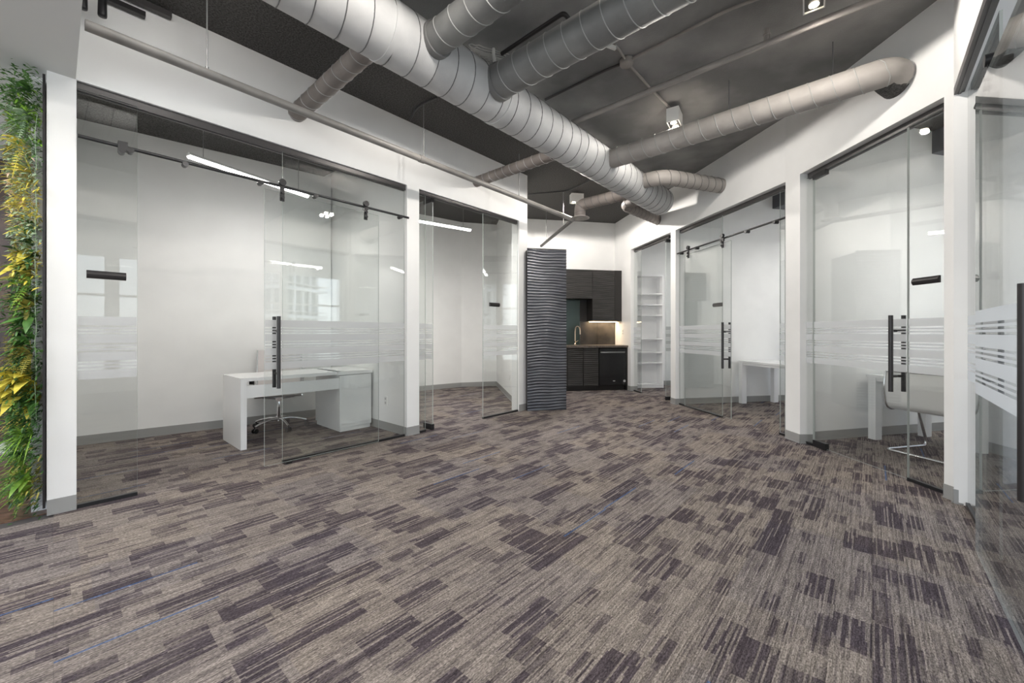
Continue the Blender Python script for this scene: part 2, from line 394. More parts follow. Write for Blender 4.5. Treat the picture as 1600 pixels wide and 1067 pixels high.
part_wall('wall_office_2_end', [(Vector((.11,6.42)), G1, -1)], 'partition between the second left office and the kitchenette')
Q1, Q2 = Vector((2.80,6.855)), Vector((6.62,7.57))
part_wall('wall_office_3_front', [(Q1, Q2, 1)], 'partition behind the desk in the middle right office')
R1, R2 = Vector((3.20,4.50)), Vector((7.05,5.46))
part_wall('wall_office_4_front', [(R1, R2, 1)], 'partition behind the desk and cantilever chair')
S1, S2 = Vector((3.20,2.86)), Vector((7.25,3.87))
part_wall('wall_office_5_front', [(S1, S2, 1)], 'partition seen through the glass at the right edge')
part_wall('wall_corridor', [(L2(-4.6,6.46).xy, L2(.02,6.46).xy, 1)], 'lobby wall behind the plant wall')
cw = MB().wall(L2(-3.0,6.44).xy, L2(-.02,6.44).xy, .02, .12, ZO-.01, 1)
struct(cw.build('trim_2', M['corridor']), 'brown reflective lobby panel behind the plants', 'panel')
# office 1 lower black ceiling
oc = [L2(.02,NW+.15), L2(s0-.01,NW+.15), V3(P2), V3(o1l)]
struct(MB().hexa([V3(p,3.49) for p in oc], [V3(p,ZC-.01) for p in oc]).build('ceiling_office_1', M['ceil']), 'lower black ceiling of the first glass office', 'ceiling')
# charcoal drop boxes in the right offices
for (P, Qd, nm, lab) in ((R1,(R2-R1).normalized(),'trim_3','charcoal drop box under the ceiling of the near right office'), (Q1,(Q2-Q1).normalized(),'trim_4','charcoal drop box under the ceiling of the middle right office')):
    near = P is R1
    pa = meet(1456 if near else 1207, P, P+Qd)
    struct(MB().wall(pa, pa+Qd*1.6, 1.6, 3.40, ZC-.005, -1).build(nm, M['charcoal']), lab, 'soffit')

# outer window walls
WIN = 0
def window_wall(name, p, q, lab, bays, first_label):
    global WIN
    p = Vector(p[:2]); q = Vector(q[:2]); d = (q-p)/bays; w = MB(); dn = d.normalized(); nn = Vector((-dn.y, dn.x))
    w.wall(p, q, .15, 0, .30, 1); w.wall(p, q, .15, 2.80, ZC, 1)
    for k in range(bays+1): w.wall(p+d*k-dn*.06, p+d*k+dn*.06, .15, .30, 2.80, 1)
    struct(w.build(name, M['paint']), lab, 'wall')
    for k in range(bays):
        WIN += 1; a = p+d*k+dn*.06; b = p+d*(k+1)-dn*.06; off = nn*.05
        win = thing('window_%d'%WIN, '%s, bay %d' % (first_label, k+1), 'window', V3((a+b)/2+off, .30), kind='structure')
        fr = MB()
        for z in (.30, 1.95, 2.75): fr.wall(a+off, b+off, .06, z, z+.05, 1)
        fr.wall(a+off, a+off+dn*.05, .06, .30, 2.80, 1); fr.wall(b+off-dn*.05, b+off, .06, .30, 2.80, 1)
        fr.build('window_frame', M['whitepl'], win)
        MB().wall(a+off+nn*.025, b+off+nn*.025, .008, .34, 2.77, 1).build('pane', M['winglass'], win)
        pd = bpy.data.lights.new('window_portal', 'AREA'); pd.shape = 'RECTANGLE'; pd.size = (b-a).length; pd.size_y = 2.45; pd.cycles.is_portal = True
        po = bpy.data.objects.new('window_portal', pd); COL.objects.link(po); po.location = V3((a+b)/2+nn*.16, 1.55)
        po.rotation_euler = Vector((-nn.x, -nn.y, 0)).to_track_quat('-Z', 'Z').to_euler()
E0, E1 = Vector((7.35,3.1)), Vector((6.0,10.0))
window_wall('wall_window_far', E1, E0, 'outer window wall of the right offices', 4, 'tall window of the far right offices')
E2 = E0-LD*11.2
# direction E1->E0 has the outside on its left
window_wall('wall_window_near', E0, E2, 'outer window wall of the near right room', 7, 'tall window of the near right room')
nE = E2.dot(LN)
window_wall('wall_window_rear', E2, L2(-4.45, 6.5).xy, 'rear wall behind the camera with windows added for fill light', 6, 'added fill-light window in the rear wall')  # unseen rear windows added to let in fill daylight

# baseboards
baseboard('baseboard_left', [(L0,L1,-1),(L2a,L2b,-1),(L3a,L3b,-1),(L2a,L2a+LN*.15,1),(o1l,P2,-1),(L2(s0,NW+.15).xy,L2(s0,c1n).xy,1)], 'grey vinyl base along the left wall and the first office')
baseboard('baseboard_office_2', [(G3-Gd*2.7,G2,-1),(G2,G1,-1),(Vector((.11,6.42)),G1,1)], 'grey vinyl base of the second left office')
baseboard('baseboard_right', [(ax(961),A1,-1),(A2,A3,-1),(A4,AB,-1),(BA,B1,-1),(B2,BB,-1),(A1,A1+KD*.15,-1),(A3,A3+KD*.15,-1),(B1,B1+Vector((.15,.0)),-1),(BB,CC,-1),(CC,CC+CNr*.15,-1)], 'grey vinyl base along the right wall columns')
baseboard('baseboard_offices_right', [(Q1,Q2,-1),(R1,R2,-1),(S1,S2,-1),(K2(.3,0).xy,K2(5,0).xy,-1)], 'grey vinyl base of the right offices')

# ------------------------------------------------------------------ glazing
def strips(mb, a, b, off, side_n):
    z0 = .879; u = .0627
    a = a+side_n*off; b = b+side_n*off
    for k in range(7):
        if k % 2 == 0: mb.wall(a, b, .0008, z0+k*u, z0+(k+1)*u, 1)
        else:
            g = u/5
            for m_ in (1, 3): mb.wall(a, b, .0008, z0+k*u+g*m_, z0+k*u+g*(m_+1), 1)
def pane_into(t, a, b, z0, z1, nrm, film=True, th=.012, fa=0, fb=0):
    a = Vector(a[:2]); b = Vector(b[:2]); d = (b-a).normalized()
    n = Vector((-d.y, d.x)); g = MB(); p, q = a-n*th/2, b-n*th/2
    vs = [V3(p,z0), V3(q,z0), V3(q+n*th,z0), V3(p+n*th,z0), V3(p,z1), V3(q,z1), V3(q+n*th,z1), V3(p+n*th,z1)]
    g.add(vs, [(0,1,5,4),(2,3,7,6)], 0); g.add(vs, [(3,2,1,0),(4,5,6,7),(1,2,6,5),(3,0,4,7)], 1)
    g.build('glass_pane', [M['glass'], M['edge']], t)
    if film:
        f = MB(); strips(f, a+d*(.004+fa), b-d*(.004+fb), th/2+.001, nrm); f.build('frosted_film', M['film'], t)
def channel(t, a, b, z=0.0, h=.025):
    d = (b-a).normalized(); n = Vector((-d.y, d.x))*.016
    MB().wall(a-n, b-n, .032, z, z+h, 1).build('base_channel', M['black'], t)
def plate(t, c, d, nrm, w=.2, h=.055, z=1.61):
    p = MB(); prof = [(0,-h/2),(.012,-h/2),(.022,-h/4),(.026,0),(.022,h/4),(.012,h/2),(0,h/2)]; vs = []
    for sgn in (-1, 1):
        for o_, zz_ in prof:
            q = c+d*sgn*w/2+nrm*(.007+o_); vs.append(V3(q, z+zz_))
    N = len(prof); fs = [tuple(range(N)), tuple(range(2*N-1, N-1, -1))]+[(i, (i+1)%N, N+(i+1)%N, N+i) for i in range(N)]
    p.add(vs, fs); return p.build('name_plate', M['dark'], t, 'dark rounded blank name plate')
def handle(t, c, d, nrm, z0=.71, z1=1.35, r=.016):
    for sg in (1, -1):
        h = MB(); q = c+nrm*sg*.055
        h.tube([V3(q,z0), V3(q,z1)], r, 14)
        hb = h.build('pull_handle', M['dark'], t)
        for zz_ in (z0+.13, z1-.13): MB().tube([V3(c+nrm*sg*.007, zz_), V3(q, zz_)], .011, 10).build('standoff', M['dark'], hb)
def hanger(t, c, d, nrm, zr=2.535):
    h = MB(); q = c+nrm*.012
    h.wall(q-d*.019-nrm*.004, q+d*.019-nrm*.004, .009, zr-.14, zr+.03, 1)
    h.tube([V3(q-nrm*.016, zr+.028), V3(q+nrm*.014, zr+.028)], .03, 18)
    for k in (-.06, -.11): h.tube([V3(q-nrm*.01, zr+k), V3(q+nrm*.018, zr+k)], .014, 12)
    h.build('roller_hanger', M['black'], t)
def header_track(nm, a, b, lab, h=.05, w_=.05, z=ZO):
    d = (b-a).normalized(); n = Vector((-d.y,d.x)); m = MB()
    m.wall(a, b, w_, z-h, z-.001, 1)
    m.wall(a+n*w_*.3, b+n*w_*.3, w_*.3, z-h-.006, z-h, 1)
    return tag(m.build(nm, M['track'], base=V3((a+b)/2, z-h)), lab, 'track')
def rail(a, b, nrm, z, lab, clamps):
    t = thing('sliding_door_rail', lab, 'rail', V3((a+b)/2, z)); d = (b-a).normalized()
    MB().tube([V3(a,z), V3(b,z)], .0125, 12).build('rail_bar', M['black'], t)
    for k in clamps:
        q = a+(b-a)*k; c_ = MB(); c_.tube([V3(q-nrm*.045, z-.012), V3(q+nrm*.012, z-.012)], .02, 12); c_.build('rail_clamp', M['black'], t)
    return t
# left office 1 (facade L): room side is -LN
nL = -LN; GL = .02
def lg(x): return lx(x)+LN*GL
header_track('header_track', lg(120)+LD*0, lg(635), 'long dark header track over the first left office glass', .06)
def gpanel(lab, a, b, nrm, z0=.012, z1=ZO-.05, film=True, pl=None, ch=True, nm='glass_panel'):
    t = thing(nm, lab, 'glass panel', V3((a+b)/2, 0))
    pane_into(t, a, b, z0, z1, nrm, film)
    if ch: channel(t, a, b)
    if pl is not None: plate(t, pl[0], (b-a).normalized(), nrm, pl[1])
    return t
gpanel('narrow fixed glass panel with dark name plate beside the plant wall column', lg(120.5), lg(215), nL, pl=(lg(167), .2))
gpanel('wide fixed glass panel beside the white column, behind the sliding door', lg(442.5), lg(633), nL, ch=True)
ra = lx(121)+nL*.045; rb = lx(635)+nL*.045
rail(ra, rb, nL, 2.535, 'black rail with clamps across the first left office', (.10,.22,.42,.60,.80,.96))
dr = thing('door_1', 'frameless glass sliding door with long pull handle at the first left office', 'door', V3(lx(500)+nL*.07, 0), kind='structure')
da, db = meet(413, LA.xy+nL*.07, LB.xy+nL*.07), meet(591.5, LA.xy+nL*.07, LB.xy+nL*.07)
pane_into(dr, da, db, .03, 2.47, nL)
handle(dr, meet(432, LA.xy+nL*.07, LB.xy+nL*.07), LD, nL)
for x in (440.5, 571): hanger(dr, meet(x, LA.xy+nL*.06, LB.xy+nL*.06), LD, nL)
stp = MB(); q = meet(190, ra, rb); stp.wall(q-LD*.02+nL*-.02, q+LD*.03+nL*-.02, .05, 2.505, 2.565, -1); stp.tube([V3(q+nL*.03,2.50),V3(q-nL*.03,2.50)],.02,12)
tag(stp.build('door_stop', M['black'], base=V3(q,2.5)), 'black door stop clamped on the rail above the name plate', 'door stop')
stp = MB(); q = lx(447)+nL*.03; stp.wall(q-LD*.02, q+LD*.03, .03, 0.001, .02, -1)
tag(stp.build('floor_guide', M['black'], base=V3(q)), 'small black floor guide under the sliding door handle', 'door guide')

# left office 2
header_track('header_track', lg(655), lg(810), 'short dark header track over the second left office', .05)
gpanel('slim fixed glass panel right beside the white column of the second office', lg(655.5), lg(666), nL)
gpanel('fixed glass panel with name plate and skyline reflection, nearest the wavy divider', lg(756), lg(810), nL, pl=(lg(773), .2))
def pivot_door(nm, lab, hinge, d, width, nrm, hand=True, film=True, patch_dir=None, zt=ZO-.05, hx=.09):
    t = thing(nm, lab, 'door', V3(hinge,0), kind='structure'); b = hinge+d*width
    pane_into(t, hinge+d*.002, b, .012, zt-.004, nrm, film)
    n = Vector((-d.y,d.x))*.02
    for z0, z1 in ((.004,.07),(zt-.055,zt-.002)):
        MB().wall(hinge-n, hinge+d*.17-n, .04, z0, z1, 1).build('patch_fitting', M['black'], t)
    if hand: handle(t, b-d*hx, d, nrm)
    return t
pivot_door('door_2', 'glass pivot door standing open inwards at the second left office', lg(678), LN, .86, -LD, hand=True)

# right office 3 (farthest), facade A: room side is -KD
nA = -KD; ad = (AB-AA).normalized()
def ag(x, g=.075): p = meet(x, AA+KD*g, AB+KD*g); return p
header_track('header_track', ag(988), ag(1045), 'black header track over the farthest right office door', .05, .05)
gpanel('slim fixed glass panel before the white shelves', ag(989), ag(1002), nA)
pivot_door('door_3', 'glass pivot door open inwards beside the white shelves', ag(1040), KD, .80, -ad, hand=False)
# right office 2 (middle)
header_track('header_track', ag(1058.5), ag(1225), 'black header track over the middle right office', .05)
gpanel('fixed glass panel with name plate at the middle right office', ag(1062), ag(1129), nA, pl=(ag(1123), .19))
gpanel('narrow fixed glass panel by the column in front of the white desk', ag(1219), ag(1227), nA)
o_ = KD*.035
rail(meet(1057.5, AA+o_, AB+o_), meet(1227, AA+o_, AB+o_), nA, 2.535, 'black rail across the middle right office', (.05,.24,.5,.72,.93))
dr = thing('door_4', 'frameless glass sliding door with long pull handle at the middle right office', 'door', V3(ag(1110,.02),0), kind='structure')
pane_into(dr, ag(1070,.02), ag(1142.5,.02), .03, 2.47, nA)
handle(dr, ag(1134.5,.02), ad, nA)
for x in (1076, 1129.5): hanger(dr, ag(x,.01), ad, nA)
# right office 1 (near), facade B
bd = (BB-BA).normalized(); bn = Vector((bd.y, -bd.x)); bn = bn if bn.x < 0 else -bn; nB = bn
def bg(x, g=.075): return meet(x, BA-nB*g, BB-nB*g)
header_track('header_track', bg(1262), bg(1474), 'black header track over the near right pivot door', .055)
gpanel('slim fixed glass panel at the hinge side of the near right office', bg(1259), bg(1271), nB)
hp = bg(1272.5); de = bg(1418.5)
pivot_door('door_5', 'closed glass pivot door with long pull handle at the near right office', hp, (de-hp).normalized(), (de-hp).length, nB)
gpanel('fixed glass panel with name plate in front of the cantilever chair', bg(1420), bg(1480), nB, pl=(bg(1450), .2))
# near glass C
CG = CC+CNr*.07
def cg(t, g=0): return CG-LD*t-CNr*g
nC = LN
header_track('header_track', cg(0,.02)-LD*4.1, cg(0,.02), 'dark header track in the bulkhead at the right edge', .05, .05)
gpanel('fixed glass panel meeting the corner column at the right edge', cg(.0), cg(.95), nC)
rail(cg(.6,.04), cg(3.4,.04), nC, 2.535, 'black rail at the top right corner', (.05,.2,.4,.6,.8))
dr = thing('door_6', 'glass sliding door with thick dark handle at the right edge', 'door', V3(cg(1.4,.08),0), kind='structure')
pane_into(dr, cg(.93,.08), cg(2.02,.08), .03, 2.47, nC)
handle(dr, meet(1601, cg(0,.135), cg(3,.135))-nC*.055, LD, nC, .66, 1.36)
for t_ in (1.12, 1.9): hanger(dr, cg(t_,.055), LD, nC)
gpanel('fixed glass panel beside the camera, past the sliding door', cg(1.9), cg(4.1), nC)

# ------------------------------------------------------------------ ducts and pipes
def bend(path, r=.25, n=6):
    "round the corners of a polyline"
    P = [Vector(p) for p in path]; out = [P[0]]
    for i in range(1, len(P)-1):
        a = (P[i-1]-P[i]); b = (P[i+1]-P[i]); k = min(r, a.length*.45, b.length*.45); a = P[i]+a.normalized()*k; b = P[i]+b.normalized()*k
        for j in range(n+1):
            t = j/n; out.append(a*(1-t)**2+P[i]*2*t*(1-t)+b*t*t)
    out.append(P[-1]); return out
def dense(path, step):
    out = []
    for a, b in zip(path, path[1:]):
        k = max(1, int((b-a).length/step))
        for j in range(k): out.append(a+(b-a)*j/k)
    out.append(path[-1]); return out
def duct(lab, path, R, m, sm, pitch=.16, collar=None, rb=.25, dome=0, name='air_duct', joints=()):
    pts = bend(path, rb); t = thing(name, lab, 'duct', pts[0])
    d = MB()
    if dome:
        e_ = (pts[-1]-pts[-2]).normalized(); ps = dense(pts, .3); rs = [R]*len(ps)
        for k in range(1, 7): a = k/6*PI/2; ps.append(pts[-1]+e_*R*dome*math.sin(a)); rs.append(max(.002, R*math.cos(a)))
        d.tube(ps, rs, 32)
    else: d.tube(dense(pts, .3), R, 32)
    d.build('duct_body', m, t)
    # helical seam
    dp = dense(pts, pitch/26); acc = 0; hel = []; u = None
    for i, p in enumerate(dp):
        tg = (dp[min(i+1,len(dp)-1)]-dp[max(i-1,0)]).normalized()
        if u is None: u = tg.cross(Vector((0,0,1)) if abs(tg.z) < .9 else Vector((1,0,0))).normalized()
        u = (u-tg*u.dot(tg)).normalized(); w_ = tg.cross(u)
        if i: acc += (p-dp[i-1]).length
        n_ = 1 if i == len(dp)-1 else max(1, int(.02/pitch*22))
        a = acc/pitch*2*PI; hel.append(p+(u*math.cos(a)+w_*math.sin(a))*(R+.001))
    MB().tube(hel, .0036, 5, smooth=False).build('spiral_seam', sm, t)
    for k in joints:
        p, q = pts[0], pts[-1]; c_ = p+(q-p)*k; e_ = (q-p).normalized()*.02
        MB().tube([c_-e_, c_+e_], R+.006, 32).build('joint_band', m, t)
    if collar:
        for c_, e_ in collar: MB().tube([c_, c_+e_.normalized()*.05], R+.012, 32).build('collar', m, t)
    return t
ZD = 3.27; NM = 2.496
def mx(s, n=NM, z=ZD): return L2(s, n, z)
X3 = V3(-LN)     # across, towards the right
duct('big light grey spiral duct running the length of the room', [mx(.12), mx(6.35)], .203, M['ductmain'], M['seam'], .17, dome=.45, joints=(.22,.40,.60,.78))
def cross(m_, n0, n1, R, mt, lab, sm=None, extra=None, pitch=.15):
    p = [L2(m_, n0, ZD), L2(m_, n1, ZD)]+(extra or [])
    return duct(lab, p, R, mt, sm or M['seaml'], pitch, collar=[(p[0]+(p[1]-p[0]).normalized()*.17, p[1]-p[0])])
cross(1.52, NM, NW-.0, .075, M['ductbrownshade'], 'short shade-toned brown grey duct entering the left bulkhead at upper left')
cross(3.84, NM, NW-.0, .068, M['ductbrownshade'], 'thin shade-toned brown grey duct entering the left bulkhead over the second office', pitch=.12)
cross(1.793, NM, -.45, .108, M['ductshade'], 'shade-toned dark branch duct leaving the big duct at the top of the room')
cross(2.44, NM, -.45, .132, M['ductshade'], 'widest shade-toned dark branch duct, just before the cable coil')
# branch to the near right bulkhead with an elbow
e4 = L2(4.36, .02, ZD); w4 = V3(bx(1400), ZD)+Vector((.02,0,0))
k4 = L2(4.38,-.10,ZD); td = duct('long taupe branch duct elbowing into the right bulkhead', [L2(4.4,NM,ZD), k4, w4+Vector((-.02,-.04,0))], .108, M['ductwarm'], M['seaml'], .15, rb=.14)
bd4 = (w4+Vector((-.02,-.04,0))-k4).normalized()
MB().tube([w4-bd4*.22, w4-bd4*.10, w4+bd4*.03], [.113,.125,.130], 28).build('dark_duct_end', M['ceil'], td, 'dark flared end at the wall')  # last stretch drawn as a dark flared tube
duct('elbowed grey branch duct near the far end of the big duct', [L2(5.33,NM,ZD), Vector((1.985,5.365,ZD)), Vector((3.02,5.74,ZD))], .098, M['ductwarm'], M['seam'], .12, rb=.2)
duct('short grey duct dropping from the end of the big duct to the right wall', [Vector((2.02,6.03,ZD-.02)), Vector((1.80,6.52,ZD-.02)), Vector((2.70,7.42,ZD-.02))], .085, M['ductbrownshade'], M['seam'], .12, rb=.15)
# down-turned diffuser over the kitchenette entrance
dp_ = Vector((1.1,6.57,ZD))
td = duct('grey duct turning down to a round diffuser before the kitchenette', [Vector((1.872,5.874,ZD)), dp_, dp_+Vector((0,0,-.19))], .09, M['ductbrownshade'], M['seam'], .12, rb=.15)
dd = MB(); dd.lathe(dp_+Vector((0,0,-.215)), [(.10,.03),(.15,.006),(.15,0),(.12,-.004),(.11,.01),(.085,.012),(.08,-.002),(.05,-.002),(.045,.01),(.0,.01)], 32); dd.build('round_diffuser', M['ductwarm'], td)

def hpipe(lab, path, r, m, rb=.05, nm='pipe', couplers=()):
    t = thing(nm, lab, 'pipe', Vector(path[0])); pts = bend(path, rb) if len(path) > 2 else [Vector(p) for p in path]
    MB().tube(pts, r, 16).build('pipe_run', m, t)
    for k in couplers:
        p, q = Vector(path[0]), Vector(path[1]); c_ = p+(q-p)*k; e_ = (q-p).normalized()*.03
        MB().tube([c_-e_, c_+e_], r*1.18, 16).build('coupling', m, t)
    return t
pe = Vector((1.0,6.66,3.06)); ps_ = Vector((-2.575,2.45,3.06))
hpipe('long hanging sprinkler pipe along the left offices', [ps_, pe], .033, M['pipe'], couplers=(.45,))
hpipe('black pipe running from the sprinkler pipe end towards the wavy divider', [pe, Vector((.62,8.62,3.05))], .03, M['black'])
hpipe('straight ceiling pipe crossing to the right behind the ducts', [L2(3.71,2.45,3.47), L2(3.71,-1.05,3.47)], .027, M['ductwarm'], couplers=(.35,))
st = L2(3.71,.62,3.49); sv = MB(); sv.tube([st, st+Vector((0,0,.09))], .022, 12); sv.tube([st+Vector((0,0,.04)), st+Vector((0,0,.055))], .028, 12)
tag(sv.build('pipe_stub', M['ductwarm'], base=st), 'threaded stub standing on the straight ceiling pipe', 'pipe fitting')
def rod(p, z0, z1, lab):
    r_ = MB(); r_.tube([V3(p,z0), V3(p,z1)], .005, 8); r_.tube([V3(p,z0-.01), V3(p,z0+.015)], .012, 10)
    tag(r_.build('hanger_rod', M['rod'], base=V3(p,z0)), lab, 'rod')
for x, lab in ((323.5,'thin hanger rod of the sprinkler pipe, at the first office'), (662,'thin hanger rod of the sprinkler pipe, at the white column'), (811,'thin hanger rod of the sprinkler pipe, just before the wall end')):
    rod(meet(x, ps_, pe), 3.09, ZC-.01, lab)
rod(meet(853.5, pe, Vector((.62,8.62))), 3.08, ZC-.01, 'thin hanger rod of the black pipe above the wavy divider')
rod(meet(882, pe, Vector((.62,8.62)))+Vector((-.02,0)), 3.08, ZC-.01, 'thin hanger rod where the black pipe joins the sprinkler pipe')
rod(L2(4.385,1.05).xy, ZD+.10, ZC-.01, 'hanger rod of the taupe duct near the spotlight box')
rod(L2(4.385,.25).xy, ZD+.10, ZC-.01, 'hanger rod of the taupe duct before its elbow')
rod(L2(3.15,NM+.23).xy, ZD-.0, ZC-.01, 'hanger rod beside the big duct over the second office')
# bent dark conduit with straps between the dark branch ducts
def up(x, y, z=ZC-.03): return at(x, y, z)
hpipe('dark bent conduit between the two dark branch ducts', [up(784,84,3.6), up(881,20,3.6), up(889,30,3.6)], .017, M['dark'], .04, 'conduit')
jb = up(979, 97)
hpipe('grey conduit from the junction box to the upper right', [jb, up(1010,80), up(1140,14), up(1200,-8)], .012, M['ductwarm'], .1, 'conduit')
hpipe('dark conduit from the junction box to the big duct', [jb, up(950,108), up(852,156)], .012, M['track'], .1, 'conduit')
hpipe('grey conduit from the junction box to the spotlight box', [jb, up(985,103), up(1020,142), up(1046,168)], .012, M['ductwarm'], .1, 'conduit')
hpipe('short conduit from the junction box to the white tag', [jb, up(968,78), up(960,70)], .010, M['ductwarm'], .05, 'conduit')
hpipe('thin dark conduit curving on the black ceiling left of the big duct', [up(640,188), up(652,166), up(682,152)], .012, M['black'], .1, 'conduit')
hpipe('dark conduit on the ceiling above the far spotlight', [up(820,304), up(888,298), up(925,280)], .012, M['black'], .1, 'conduit')
j = MB(); j.lathe(jb+Vector((0,0,-.03)), [(.055,0),(.06,.01),(.06,.05),(.055,.055)], 20); tag(j.build('junction_box', M['ductwarm'], base=jb), 'round grey junction box on the slab where conduits meet', 'junction box')
w_ = up(955,73,3.62); tag(MB().box(w_, (.09,.02,.03), math.radians(25)).build('paper_tag', M['whitepl'], base=w_), 'small white tag under the widest dark duct', 'tag')
# coil of pale cable
cc = at(772, 95, 3.50); cb = thing('cable_coil', 'coil of pale cable tied beside the widest dark duct', 'cable', cc)
for k in range(7):
    ring = MB(); R_ = .10+.012*k; pts = []
    for i in range(28):
        a = 2*PI*i/28; pts.append(cc+Vector((R_*1.15*math.cos(a)+random.uniform(-.004,.004), .10*math.sin(a+k*.2)+random.uniform(-.01,.01), .055*math.sin(a)+.012*(k-3)+.03)))
    ring.tube(pts, .0045, 6, closed=True); ring.build('cable_loop', M['cable'], cb)
MB().tube([cc+Vector((.0,-.10,.03)), cc+Vector((.0,-.11,-.02)), cc+Vector((.01,-.10,-.08))], .014, 8).build('cable_tie', M['whitepl'], cb)

# ------------------------------------------------------------------ lamps
def spot_box(c, rz, lab, group='ceiling spotlight boxes', power=14, cone=110):
    t = thing('spotlight_box', lab, 'light', c, group)
    w, l, h = .125, .22, .15; m = MB(); R = Matrix.Rotation(rz, 3, 'Z')
    for sx in (-1, 1): m.box(c+R@Vector((sx*(w/2-.004),0,h/2)), (.008,l,h), rz)
    for sy in (-1, 1): m.box(c+R@Vector((0,sy*(l/2-.004),h/2)), (w-.016,.008,h), rz)
    m.box(c+R@Vector((0,0,h-.004)), (w-.016,l-.016,.008), rz)
    m.build('housing', M['whitepl'], t)
    bf = MB().box(c+Vector((0,0,.025)), (w-.018,l-.018,.03), rz).build('black_baffle', M['black'], t)
    for sy in (-1, 1):
        q = c+R@Vector((0,sy*.05,.004))
        MB().lathe(q, [(.029,.006),(.029,-.0),(.025,-.001),(.0,-.001)], 20).build('lamp_lens', M['lens'], bf)
        ld = bpy.data.lights.new('spot', 'SPOT'); ld.energy = power*LUM; ld.color = (1,.94,.87); ld.spot_size = math.radians(cone); ld.spot_blend = .9 if cone < 150 else .12; ld.shadow_soft_size = .03
        lo = bpy.data.objects.new('spot', ld); COL.objects.link(lo); lo.location = q+Vector((0,0,-.02))
aL = math.atan2(LD.y, LD.x)-PI/2
spot_box(at(1054,196,3.47), aL+.15, 'white two-lamp spotlight box beside the taupe duct', power=13, cone=178)
spot_box(at(1272,2,3.47), aL+.1, 'white two-lamp spotlight box at the top edge above the ceiling pipe', power=17, cone=178)
spot_box(at(901,317,3.49), PI/2+.15, 'white two-lamp spotlight box behind the round diffuser', power=50, cone=178)
spot_box(L2(2.6,2.85,3.45), aL, 'added fill spotlight box hidden above the big duct at the first office', power=12, cone=178)  # concealed lamp added to brighten the left bulkhead
spot_box(L2(4.6,2.85,3.45), aL, 'added fill spotlight box hidden above the big duct at the second office', power=13, cone=178)  # second concealed lamp, added for the dim far half
spot_box(L2(1.3,.7,3.45), aL, 'added fill spotlight box above the camera', power=34, cone=178)  # out-of-view lamp added to brighten the bulkheads
spot_box(L2(.9,1.7,3.45), aL, 'added fill spotlight box above the camera on the plant wall side', power=4, cone=178)  # weak extra lamp, also added out of view

def linear_light(a, b, lab, group=None, r=.034, power=0, uplight=0):
    t = thing('linear_pendant_light', lab, 'light', (a+b)/2, group); d = (b-a).normalized(); n = Vector((-d.y, d.x, 0))
    m = MB(); prof = [(math.cos(k*PI/10)*r, math.sin(k*PI/10)*r) for k in range(11)]; vs = []
    for p in (a, b):
        for x, z in prof: vs.append(p+n*x+Vector((0,0,z)))
    m.add(vs, [tuple(range(11)), tuple(range(21,10,-1))]+[(i, (i+1)%11, 11+(i+1)%11, 11+i) for i in range(11)], 0)
    m.build('lamp_body', M['whitepl'], t)
    q = MB(); vs = []
    for p in (a+d*.004, b-d*.004):
        for k in range(7):
            an = PI+k*PI/6; vs.append(p+n*math.cos(an)*r*.85+Vector((0,0,math.sin(an)*r*.7-.001)))
    q.add(vs, [tuple(range(7)), tuple(range(13,6,-1))]+[(i, i+1, 8+i, 7+i) for i in range(6)]+[(6,0,7,13)]); q.build('lit_diffuser', M['led'], t)
    for k in (.1, .9):
        p = a+(b-a)*k; MB().tube([p+Vector((0,0,r)), Vector((p.x,p.y,ZC if group else 3.49))], .0025, 6).build('suspension_cable', M['rod'], t)
    ld = bpy.data.lights.new('linear', 'AREA'); ld.shape = 'RECTANGLE'; ld.size = (b-a).length; ld.size_y = .05; ld.energy = power*LUM; ld.color = (1,.97,.93)
    lo = bpy.data.objects.new('linear', ld); COL.objects.link(lo); lo.location = (a+b)/2-Vector((0,0,.04)); lo.rotation_euler = (0,0,math.atan2(d.y,d.x))
    if uplight:
        for sg in (-1, 1):
            ld = bpy.data.lights.new('linear_side', 'AREA'); ld.shape = 'RECTANGLE'; ld.size = (b-a).length; ld.size_y = .05; ld.energy = uplight*LUM; ld.color = (1,.97,.93)
            lo = bpy.data.objects.new('linear_side', ld); COL.objects.link(lo); lo.location = (a+b)/2+n*sg*.04
            lo.rotation_euler = (n*sg).to_track_quat('-Z', 'Y').to_euler()
linear_light(at(294,243,2.9), at(481,306,2.9), 'white linear pendant light hanging in the first left office', power=7)
la = at(735,359,2.9); lb = at(610,337,2.9)
linear_light(lb, la, 'white linear pendant light hanging in the second left office', 'pendants of the far offices', power=30)
for (p, q, lab) in ((Vector((4.6,3.6,2.9)), Vector((5.8,3.9,2.9)), 'linear pendant light of the near right office'), (Vector((4.5,5.9,2.9)), Vector((5.7,6.1,2.9)), 'linear pendant light of the middle right office'), (Vector((3.9,8.0,3.2)), Vector((5.0,8.2,3.2)), 'linear pendant light of the farthest right office'), (Vector((4.2,.8,2.9)), Vector((5.0,1.7,2.9)), 'linear pendant light of the room behind the right glass')):
    linear_light(p, q, lab, 'pendants of the far offices', power=9)
linear_light(L2(.16,3.0,3.5), L2(.85,3.0,3.5), 'short added fill pendant above the camera view, near the left bulkhead', 'added pendants above the entrance', power=1, uplight=1.0)  # unseen lamp added to lift the upper left bulkhead
